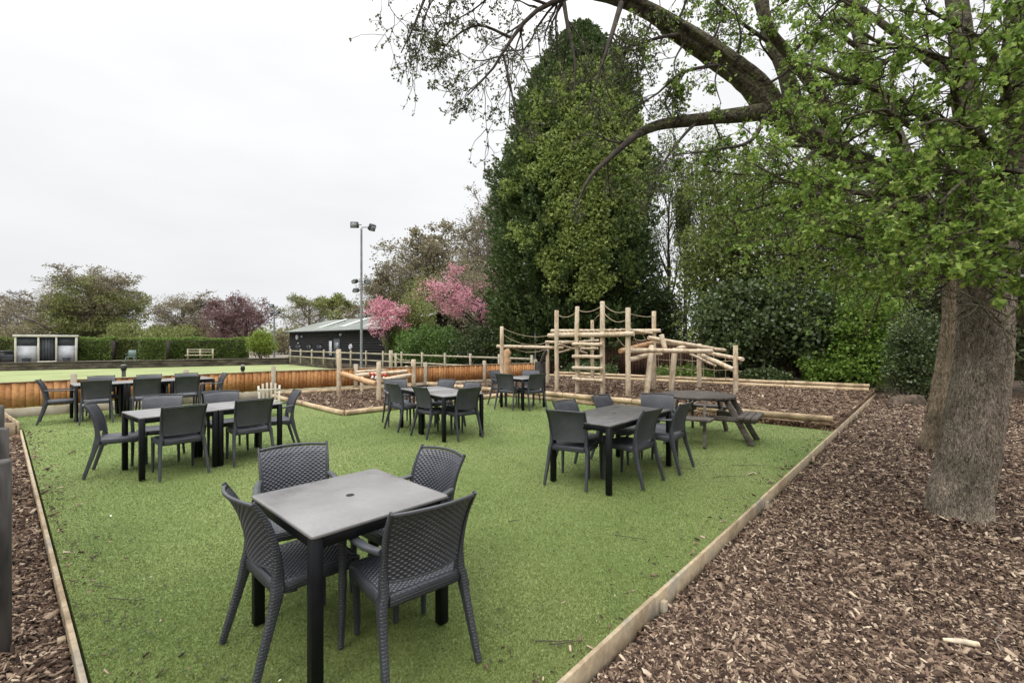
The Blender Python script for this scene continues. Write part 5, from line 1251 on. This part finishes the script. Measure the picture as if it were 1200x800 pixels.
# ------------------------------------------------------------------ big conifer
def conifer():
    rs = np.random.RandomState(61); Y = 27.0; x, y, _ = P(668, 0, Y); g = -.13; zt_ = P(0, 42, Y)[2]; H = zt_ - g
    t = thing("conifer_tree", "huge dense dark green conifer with pale creeper behind the climbing frame", "tree", (x, y, g))
    mb = MB(); tr = resample([(0, 0, 0), (.1, 0, H * .5), (0, 0, H * .97)], 12); mb.tube(tr, np.linspace(.45, .05, 12), 10); mb.build("trunk", M['limb'], t, smooth=True)
    hs = np.array([0, .05, .12, .22, .38, .55, .72, .80, .88, .95, 1.0]); ws = np.array([.62, .86, .97, 1.0, 1.0, .96, .80, .66, .46, .24, .02]) * (86 / F * Y)
    n = 4200; h = rs.rand(n) ** 1.0; h = .03 + h * .97; a = rs.rand(n) * 2 * np.pi; rmax = np.interp(h, hs, ws)
    lum = 1 + .13 * fbm(np.stack([np.cos(a) * 2.2, np.sin(a) * 2.2, h * 9], 1), 3) - .02
    rad = rmax * lum * (.74 + .32 * rs.rand(n)); cen = np.stack([np.cos(a) * rad + 1.0 * (h - .35), np.sin(a) * rad, h * H], 1)
    # sprays: short upswept fans made of many small flat leaves
    per = 46; c = np.repeat(cen, per, 0); out = nrm(np.stack([np.cos(a), np.sin(a), rs.uniform(.4, 1.3, n)], 1)); o = np.repeat(out, per, 0)
    k = rs.rand(n * per); p = c + o * (k * 1.05 - .3)[:, None] + rs.normal(0, .20, (n * per, 3)) * (1.1 - k)[:, None]
    mb = MB(); leafgeo(rs, mb, p, nrm(o + rs.normal(0, .5, o.shape)), rs.uniform(.13, .26, n * per), wid=.26, fold=.06); mb.build("foliage", M['leaf_conifer'], t, attr=True)
    # inner mass keeps it opaque
    mb = MB(); zz = np.linspace(.03, .95, 24); th = np.linspace(0, 2 * np.pi, 25)[:-1]
    V = np.array([[(math.cos(b) * np.interp(z_, hs, ws) * .60 + 1.0 * (z_ - .35), math.sin(b) * np.interp(z_, hs, ws) * .60, z_ * H) for b in th] for z_ in zz]).reshape(-1, 3)
    mb.add(V, [(i * 24 + j, i * 24 + (j + 1) % 24, (i + 1) * 24 + (j + 1) % 24, (i + 1) * 24 + j) for i in range(23) for j in range(24)]); mb.build("inner_branches", M['leaf_conifer'], t, attr=True)
    # pale creeper over the side facing the garden
    n = 3000; px = rs.uniform(580, 768, n); py = rs.uniform(48, 350, n)
    w = fbm(np.stack([px / 22, py / 30, px * 0], 1), 9)
    left = np.interp(py, [48, 110, 170, 230, 300, 345], [640, 612, 596, 606, 626, 636]); right = np.interp(py, [48, 110, 170, 230, 290, 345], [728, 752, 766, 768, 735, 680])
    ins_ = np.minimum(px - left, right - px) / 30
    keep = (ins_ + w * 1.5 + .5 * vnoise(np.stack([px / 9, py / 11, px * 0], 1), 4) > .30) & (rs.rand(n) < .9)
    px, py = px[keep], py[keep]; n = len(px); hh_ = np.clip((EYE - (py - HZ) / F * (Y - 4) - g) / H, 0.02, .99); rm = np.interp(hh_, hs, ws)
    xx = (px - 668) / F * Y * .90; off = 1.0 * (hh_ - .35); ok = np.abs(xx - off) < rm * 1.0; xx, hh_, rm, off = xx[ok], hh_[ok], rm[ok], off[ok]; n = len(xx)
    yy = -np.sqrt(np.maximum(rm ** 2 * 1.05 - (xx - off) ** 2, .05)) - .15
    cen = np.stack([xx, yy, hh_ * H], 1); foliage(rs, cen, rs.uniform(.15, .36, n), 26, (.11, .20), .8).build("creeper", M['leaf_light'], t, attr=True)
conifer()

# ------------------------------------------------------------------ right: evergreen backdrop
GE = "trees behind the climbing frame"
def tall_thin(px, Y, ytop, seed, label, w=60):
    bare_tree("slender_tree", label, px, Y, ytop, w, seed, M['twig'], 'leaf_mid', 2, (.07, .13), levels=(18, 7, 6), r0=.13, group="slender trees right of the conifer", k0=.25, jit=.14)
tall_thin(784, 29, 160, 71, "slender tree nearest the conifer, its bare lower stem against the sky", 46)
tall_thin(803, 27, 200, 72, "slender tree between the one nearest the conifer and the evergreens", 44)
tall_thin(822, 26, 130, 73, "slender tree with the fullest leaf, right of the other slender trees", 60)
def ever(px, Y, yt, yb, w_, seed, leaf, label, nc=170, per=70, crr=.75, sz=(.11, .19), **k):
    return bush("evergreen_tree", label, px, Y, yt, yb, w_, seed, leaf, nc, per, crr, sz, cat="tree", group=GE, trunk='limb', **k)
ever(855, 20.5, 185, 420, 130, 81, 'leaf_mid', "mid green tree right of the slender stems, behind the climbing frame", 260, 60, .7)
ever(880, 19.5, 320, 440, 150, 82, 'leaf_ever', "dark glossy evergreen behind the right end of the climbing frame", 260, 80, .7)
ever(960, 19, 180, 400, 130, 83, 'leaf_mid', "mid green tree behind the bright laurel", 240, 60, .7)
ever(950, 18, 335, 425, 110, 84, 'leaf_ever', "dark evergreen left of the bright laurel", 200, 80, .6)
ever(1055, 21, 170, 430, 130, 85, 'leaf_mid', "mid green tree behind the twisted oak trunk", 220, 60, .7)
ever(1140, 18, 190, 450, 150, 86, 'leaf_ever', "dark evergreen behind the big oak trunk", 240, 70, .7)
ever(1240, 14, 150, 480, 170, 87, 'leaf_ever', "dark evergreen at the right edge of the picture", 200, 70, .6)
ever(715, 30, 330, 440, 170, 88, 'leaf_ever', "low dark evergreen under the big conifer", 200, 70, .7)
ever(775, 27, 325, 436, 60, 89, 'leaf_ever', "dark shrubby evergreen below the slender trees", 120, 70, .6)
ever(925, 28, 120, 330, 160, 90, 'leaf_mid', "tall loose tree high behind the evergreens", 200, 40, .8, (.10, .18))
for k, (px, Y, yt, w_, lf, lab) in enumerate(((690, 22.6, 424, 70, 'leaf_ever', "low dark undergrowth behind the ladder of the climbing frame"), (800, 20.5, 428, 80, 'leaf_hedge', "low green undergrowth behind the net of the climbing frame"), (900, 17.8, 431, 60, 'leaf_ever', "low dark undergrowth just right of the climbing frame"))):
    bush("undergrowth_bush", lab, px, Y, yt, 446, w_, 120 + k, lf, 60, 60, .3, (.07, .13), group="undergrowth behind the log kerbs", z0=-.1)
bush("laurel_bush", "bright green laurel bush at the back of the bark area", 1015, 16.5, 318, 462, 92, 91, 'leaf_bright', 130, 70, .45, (.08, .15), group="bushes at the back of the bark area")
bush("laurel_bush", "low yellow-green bush at the foot of the bright laurel", 968, 17.0, 412, 458, 60, 92, 'leaf_bright', 60, 60, .3, (.08, .15), group="bushes at the back of the bark area")
bush("holly_bush", "dark glossy holly bush beside the twisted oak trunk", 1073, 13.6, 360, 468, 76, 93, 'leaf_ever', 130, 90, .35, (.05, .09), group="bushes at the back of the bark area")
# dark fence in the shade behind
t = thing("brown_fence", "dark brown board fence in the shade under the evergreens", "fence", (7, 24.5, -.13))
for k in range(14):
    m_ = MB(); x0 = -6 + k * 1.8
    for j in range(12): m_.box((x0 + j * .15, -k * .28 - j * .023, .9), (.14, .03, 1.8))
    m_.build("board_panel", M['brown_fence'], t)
t = thing("panel_fence", "reddish fence panel at the right edge behind the big oak", "fence", (*P(1236, 0, 9.2)[:2], -.13))
m_ = MB()
for j in range(14): m_.box((-.26 + j * .13, j * .02, .55), (.12, .03, 1.1))
m_.build("board_panel", M['orange_wall'], t)
m_ = MB(); m_.box((-.40, -.03, .62), (.11, .11, 1.24), bev=.01); m_.build("post", M['old_wood'], t)

# ------------------------------------------------------------------ the two big oaks
def trunkmesh(path, radii, loc, k=72, n=150, amp=.05, flute=5, seed=1, flare=.35, twist=0.0, rough=0.0):
    """a tapered, fluted, knotty trunk"""
    pr = resample(np.column_stack([np.array(path, float), radii]), n); C = pr[:, :3]; R = pr[:, 3]
    T = nrm(np.gradient(C, axis=0)); A = nrm(np.cross(T, np.array([0.0, 1, 0.05])[None])); B = np.cross(T, A)
    s = np.concatenate([[0], np.cumsum(np.linalg.norm(np.diff(C, axis=0), axis=1))]); th = np.arange(k) * 2 * np.pi / k
    S, TH = np.meshgrid(s, th, indexing='ij'); th2 = TH + twist * S
    fl = np.exp(-S / .26) * flare
    nz = fbm(np.stack([np.cos(th2) * 1.6, np.sin(th2) * 1.6, S * .8], -1).reshape(-1, 3), seed).reshape(S.shape)
    fi = fbm(np.stack([np.cos(th2) * 9, np.sin(th2) * 9, S * 4.5], -1).reshape(-1, 3), seed + 5).reshape(S.shape)
    rr = R[:, None] * (1 + amp * nz + amp * .35 * fi + fl * (.55 + .45 * np.cos(flute * TH + seed)) + amp * .9 * np.cos(flute * th2 + 2 * nz))
    if rough:
        rg = 0
        for fq, am in ((9, 1.0), (19, .55), (40, .3)):
            rg = rg + am * (.5 - np.abs(vnoise(np.stack([np.cos(th2) * fq + nz * .6, np.sin(th2) * fq, S * fq * .26 / .27], -1).reshape(-1, 3), seed + fq).reshape(S.shape)))
        rr = rr + R[:, None] * rough * rg
    V = C[:, None] + A[:, None] * (np.cos(TH) * rr)[..., None] + B[:, None] * (np.sin(TH) * rr)[..., None]
    idx = np.arange(n * k).reshape(n, k); q = np.stack([idx[:-1], np.roll(idx, -1, 1)[:-1], np.roll(idx, -1, 1)[1:], idx[1:]], -1).reshape(-1, 4)
    return V.reshape(-1, 3) - np.array(loc), q

def limbset(rs, limbs, n=12):
    Pt = []; R = []
    for pts, r0, r1 in limbs:
        pl = resample([P(*p) for p in pts], n); Pt.append(pl); R.append(np.linspace(r0, r1, n))
    return np.array(Pt), np.array(R)

def oak1():
    rs = np.random.RandomState(101); bx, by = G(1121, 613, -.1); loc = (bx, by, -.1)
    t = thing("oak_tree", "big oak in the right foreground with a thick pale grey trunk and fresh leaves", "tree", loc)
    path = [(bx, by, -.22), P(1124, 578, 4.47), P(1134, 530, 4.5), P(1147, 450, 4.54), P(1154, 385, 4.6), P(1160, 290, 4.68)]
    v, q = trunkmesh(path, [.225, .215, .210, .202, .202, .225], loc, 260, 460, .06, 5, 4, .26, 0, .08)
    mb = MB(); mb.add(v, q)
    for pth, rr in (([P(1158, 310, 4.68), P(1146, 230, 4.8), P(1132, 120, 4.95), P(1124, 20, 5.1), P(1105, -90, 5.4)], [.20, .14, .115, .10, .08]),
                    ([P(1166, 310, 4.68), P(1182, 220, 4.65), P(1190, 110, 4.6), P(1196, 0, 4.6), P(1210, -110, 4.6)], [.18, .13, .11, .10, .09])):
        mf = MB(); v, q = trunkmesh(pth, rr, loc, 40, 90, .10, 4, 7, 0); mf.add(v, q); mf.build("limb", M['limb'], t, smooth=True)
    mb.build("trunk", M['bark'], t, smooth=True)
    limbs = [([(1160, 300, 4.7), (1085, 290, 4.5), (1005, 278, 4.3), (940, 262, 4.3)], .045, .012),
             ([(1148, 250, 4.8), (1070, 205, 4.9), (985, 175, 5.1), (905, 170, 5.3)], .06, .014),
             ([(1165, 320, 4.5), (1190, 330, 3.9), (1200, 352, 3.45), (1172, 378, 3.3)], .03, .006),
             ([(1158, 290, 4.6), (1110, 322, 4.1), (1062, 338, 3.9)], .03, .008),
             ([(1130, 180, 4.8), (1060, 120, 4.6), (985, 90, 4.6), (930, 70, 4.8)], .05, .012),
             ([(1182, 200, 4.6), (1215, 210, 4.0), (1230, 260, 3.6), (1205, 310, 3.4)], .04, .008),
             ([(1125, 100, 4.9), (1050, 40, 5.1), (980, -10, 5.3), (920, -50, 5.5)], .055, .014),
             ([(1190, 110, 4.6), (1150, 50, 4.0), (1085, 10, 3.7)], .045, .01),
             ([(1190, 60, 4.6), (1220, 0, 4.0), (1200, -60, 3.6)], .045, .01),
             ([(1150, 240, 4.8), (1090, 255, 4.3), (1020, 230, 4.0), (965, 215, 4.0)], .045, .01),
             ([(1175, 240, 4.6), (1165, 180, 3.9), (1120, 140, 3.6), (1070, 150, 3.6)], .04, .01),
             ([(1160, 300, 4.9), (1100, 300, 5.6), (1040, 270, 6.2)], .04, .01),
             ([(1185, 150, 4.7), (1240, 120, 4.6), (1290, 140, 4.5)], .04, .01),
             ([(1180, 220, 4.6), (1150, 200, 3.9), (1125, 215, 3.5), (1100, 240, 3.4)], .04, .009),
             ([(1135, 170, 4.8), (1120, 110, 4.1), (1135, 60, 3.7), (1160, 30, 3.6)], .04, .009),
             ([(1188, 130, 4.6), (1180, 90, 3.9), (1190, 40, 3.6)], .035, .009),
             ([(1150, 250, 4.8), (1100, 180, 4.2), (1040, 130, 4.0), (990, 140, 3.9)], .04, .009),
             ([(1125, 80, 5.0), (1080, 60, 4.4), (1030, 50, 4.3), (985, 20, 4.3)], .04, .009),
             ([(1155, 270, 4.7), (1090, 235, 5.2), (1010, 225, 5.6), (930, 215, 5.9), (880, 190, 6.0)], .045, .01),
             ([(1160, 300, 4.7), (1175, 300, 4.1), (1150, 270, 3.6), (1120, 275, 3.4)], .035, .009)]
    Lp, Lr_ = limbset(rs, limbs)
    mbb = MB(); v, q = tubes(Lp - np.array(loc), Lr_, 8); mbb.add(v, q)
    b1 = grow(rs, Lp, Lr_, 12, (.25, .55), (.5, 1.1), 7, (0, 0, -.01), .2, .12, .5, .006)
    b2 = grow(rs, *b1, 8, (.35, .7), (.5, 1.1), 6, (0, 0, .0), .26, .1, .55, .0030)
    for b, k in ((b1, 5), (b2, 4)): v, q = tubes(b[0] - np.array(loc), b[1], k); mbb.add(v, q)
    mbb.build("branches", M['limb'], t, smooth=True)
    tw = b2[0]; tips = np.vstack([tw[:, -1], tw[:, 3], tw[:, 4]]); dr = np.vstack([tw[:, -1] - tw[:, -2]] * 3)
    # keep the lower trunk clear of leaves
    scr = np.stack([600 + F * tips[:, 0] / tips[:, 1], HZ - F * (tips[:, 2] - EYE) / tips[:, 1]], 1)
    ok = (tips[:, 2] > 1.78) & (tips[:, 1] > 2.4) & ~((tips[:, 2] < 2.15) & (np.hypot(tips[:, 0] - 4.55, tips[:, 1] - 4.2) < .45))
    ok &= ((scr[:, 1] < 332) & ((scr[:, 0] > 1075) | (scr[:, 1] < 312))) | ((scr[:, 0] > 1152) & (scr[:, 1] < 402) & (rs.rand(len(tips)) < .75)) | ((scr[:, 0] < 1098) & (scr[:, 1] < 338))
    rr = rs.rand(len(tips)) < np.interp(scr[:, 1], [40, 190, 240], [.40, .60, .78])
    tips, dr = tips[ok & rr], dr[ok & rr]
    mb = MB(); rosettes(rs, mb, tips - np.array(loc), dr, 11, (.018, .062), 1.0, big=True, jit=.010, droop=.1); mb.build("leaves", M['leaf_oak'], t, attr=True)
oak1()

def oak2():
    rs = np.random.RandomState(103); bx, by = G(1091, 531, -.1); loc = (bx, by, -.1)
    t = thing("oak_tree", "twisted ridged oak behind the big one, its long limb arching over the sky", "tree", loc)
    path = [(bx, by, -.2), P(1098, 495, 7.2), P(1108, 440, 7.2), P(1114, 395, 7.15), P(1119, 350, 7.1), P(1120, 300, 7.05)]
    v, q = trunkmesh(path, [.155, .13, .115, .11, .12, .14], loc, 200, 360, .15, 4, 11, .30, .35, .06)
    mb = MB(); mb.add(v, q); mb.build("trunk", M['bark2'], t, smooth=True)
    v, q = trunkmesh([P(1118, 300, 7.08), P(1095, 255, 7.0), P(1040, 212, 6.9), P(968, 170, 6.8), P(902, 126, 6.7)], [.15, .145, .14, .14, .16], loc, 40, 120, .14, 4, 12, 0)
    mb = MB(); mb.add(v, q); mb.build("limb", M['limb'], t, smooth=True)
    main = [P(908, 132, 6.7), P(885, 100, 6.65), P(850, 72, 6.6), P(800, 38, 6.5), P(740, 4, 6.4), P(680, -12, 6.3)]
    mb = MB(); v, q = trunkmesh(main, [.165, .155, .14, .12, .095, .075], loc, 64, 200, .16, 3, 15, 0); mb.add(v, q)
    v, q = trunkmesh([P(912, 128, 6.75), P(870, 134, 6.6), P(820, 140, 6.4), P(775, 146, 6.25), P(745, 158, 6.1)], [.12, .10, .082, .07, .055], loc, 20, 60, .1, 3, 16, 0); mb.add(v, q)
    v, q = trunkmesh([P(935, 150, 6.8), P(925, 100, 6.9), P(905, 50, 7.0), P(890, 0, 7.1), P(870, -60, 7.2)], [.13, .11, .095, .08, .07], loc, 18, 60, .08, 3, 17, 0); mb.add(v, q)
    v, q = trunkmesh([P(985, 178, 6.85), P(958, 110, 6.7), P(925, 65, 6.6), P(900, 30, 6.5), P(895, -30, 6.5)], [.10, .085, .07, .06, .05], loc, 16, 60, .08, 3, 18, 0); mb.add(v, q)
    v, q = trunkmesh([P(1080, 240, 7.0), P(1045, 150, 7.3), P(1010, 60, 7.6), P(990, -60, 7.9)], [.13, .11, .09, .07], loc, 16, 60, .08, 3, 19, 0); mb.add(v, q)
    mb.build("limb", M['limb'], t, smooth=True)
    limbs = [([(735, 2, 6.4), (680, -6, 6.3), (630, 12, 6.2), (600, 45, 6.1), (578, 80, 6.0), (548, 112, 5.9)], .05, .008),
             ([(700, -12, 6.3), (640, -40, 6.1), (560, -45, 5.9), (505, -15, 5.8), (488, 25, 5.75), (470, 62, 5.7)], .05, .007),
             ([(660, -2, 6.3), (666, 35, 6.2), (674, 75, 6.15), (672, 118, 6.1)], .035, .007),
             ([(728, 4, 6.3), (714, 50, 6.1), (700, 92, 6.0), (688, 135, 5.95)], .04, .007),
             ([(748, 156, 6.1), (718, 182, 6.0), (690, 210, 5.9), (672, 250, 5.85)], .05, .008),
             ([(800, 40, 6.5), (770, 45, 6.2), (735, 60, 6.0), (728, 95, 5.9)], .03, .007),
             ([(850, 75, 6.6), (800, 85, 6.3), (770, 110, 6.1), (735, 130, 6.0)], .03, .007),
             ([(820, 140, 6.4), (800, 160, 6.2), (775, 195, 6.1), (760, 230, 6.0)], .025, .006),
             ([(900, 130, 6.7), (880, 165, 6.4), (840, 175, 6.2), (790, 182, 6.1)], .035, .007),
             ([(905, 52, 7.0), (860, 20, 6.9), (820, -20, 6.8)], .035, .008), ([(880, -20, 7.1), (820, -40, 6.9), (760, -60, 6.7), (690, -70, 6.5)], .05, .01),
             ([(925, 65, 6.6), (960, 30, 6.4), (1000, 0, 6.3)], .035, .008), ([(958, 110, 6.7), (1000, 80, 6.5), (1040, 70, 6.4)], .035, .008),
             ([(1010, 60, 7.6), (960, 20, 7.4), (930, -20, 7.3)], .04, .008), ([(1045, 150, 7.3), (985, 125, 7.1), (940, 128, 7.0)], .035, .008),
             ([(1030, 200, 6.9), (970, 225, 6.6), (900, 240, 6.4), (850, 255, 6.3)], .05, .009), ([(965, 165, 6.8), (930, 200, 6.6), (880, 205, 6.4), (830, 200, 6.3)], .04, .008),
             ([(1085, 240, 7.0), (1020, 265, 6.8), (960, 290, 6.6), (905, 300, 6.5)], .05, .009), ([(1110, 290, 7.1), (1050, 320, 6.8), (1000, 335, 6.6)], .04, .009),
             ([(860, 78, 6.6), (868, 40, 6.4), (855, -5, 6.3)], .022, .006), ([(830, 58, 6.55), (845, 20, 6.7), (838, -25, 6.8)], .022, .006),
             ([(792, 32, 6.5), (805, -5, 6.4), (800, -40, 6.3)], .022, .006), ([(890, 105, 6.6), (935, 75, 6.3), (965, 40, 6.1)], .022, .006),
             ([(845, 72, 6.6), (838, 95, 6.4), (845, 122, 6.3)], .016, .005), ([(805, 45, 6.5), (790, 75, 6.3), (800, 108, 6.2)], .016, .005),
             ([(765, 22, 6.45), (752, 60, 6.3), (765, 100, 6.2)], .016, .005), ([(915, 120, 6.8), (960, 95, 7.2), (1000, 100, 7.5)], .022, .006),
             ([(895, 20, 7.0), (930, -5, 6.8), (960, -30, 6.6)], .022, .006), ([(905, 70, 6.9), (890, 45, 6.5), (905, 10, 6.3)], .018, .005),
             ([(835, 140, 6.4), (845, 170, 6.3), (835, 200, 6.2)], .015, .005), ([(790, 143, 6.3), (780, 118, 6.2), (790, 90, 6.1)], .015, .005),
             ([(600, 45, 6.1), (560, 30, 6.0), (525, 50, 5.9), (515, 70, 5.8)], .02, .006), ([(590, 65, 6.1), (600, 110, 6.0), (605, 150, 5.95), (600, 175, 5.9)], .018, .005),
             ([(640, 5, 6.2), (590, -10, 6.1), (550, 15, 6.0), (520, 30, 5.9)], .02, .006), ([(560, -45, 5.9), (500, -50, 5.8), (462, -20, 5.7), (455, 8, 5.7)], .02, .005)]
    Lp, Lr_ = limbset(rs, limbs); o = np.array(loc)
    mb = MB(); v, q = tubes(Lp - o, Lr_, 8); mb.add(v, q)
    b1 = grow(rs, Lp, Lr_, 15, (.22, .55), (.4, 1.1), 8, (0, 0, -.07), .22, .08, .5, .006)
    li = np.repeat(np.arange(len(limbs)), 15); kp = ~(np.isin(li, [2, 3, 4, 6, 7, 8]) & (rs.rand(len(li)) < .62)) & ~((Lr_[li, 0] < .0245) & (rs.rand(len(li)) < .68)); b1 = (b1[0][kp], b1[1][kp])
    b2 = grow(rs, *b1, 6, (.35, .75), (.4, 1.1), 6, (0, 0, -.03), .28, .08, .55, .0045)
    b3 = grow(rs, b2[0][::2], b2[1][::2], 3, (.4, .8), (.4, 1.0), 4, (0, 0, 0), .3, .1, .6, .004)
    for b, k in ((b1, 5), (b2, 4), (b3, 3)): v, q = tubes(b[0] - o, b[1], k); mb.add(v, q)
    mb.build("branches", M['twig'], t, smooth=True)
    tips = np.vstack([b2[0][:, -1], b2[0][:, 3], b3[0][:, -1]]); dr = np.vstack([b2[0][:, -1] - b2[0][:, -2], b2[0][:, 3] - b2[0][:, 2], b3[0][:, -1] - b3[0][:, -2]])
    px = 600 + F * tips[:, 0] / tips[:, 1]
    fresh = (px + rs.normal(0, 50, len(px))) > 800
    mb = MB(); rosettes(rs, mb, tips[~fresh] - o, dr[~fresh], 5, (.022, .045), 1.0, jit=.012); mb.build("buds", M['leaf_bud'], t, attr=True)
    mb = MB(); rosettes(rs, mb, tips[fresh] - o, dr[fresh], 5, (.026, .058), 1.0, big=True, jit=.015, droop=.1); mb.build("leaves", M['leaf_oak'], t, attr=True)
oak2()
for _o in bpy.data.objects:
    if _o.parent is None and "label" in _o and len(_o["label"].split()) > 16: print("LONG", _o["label"])
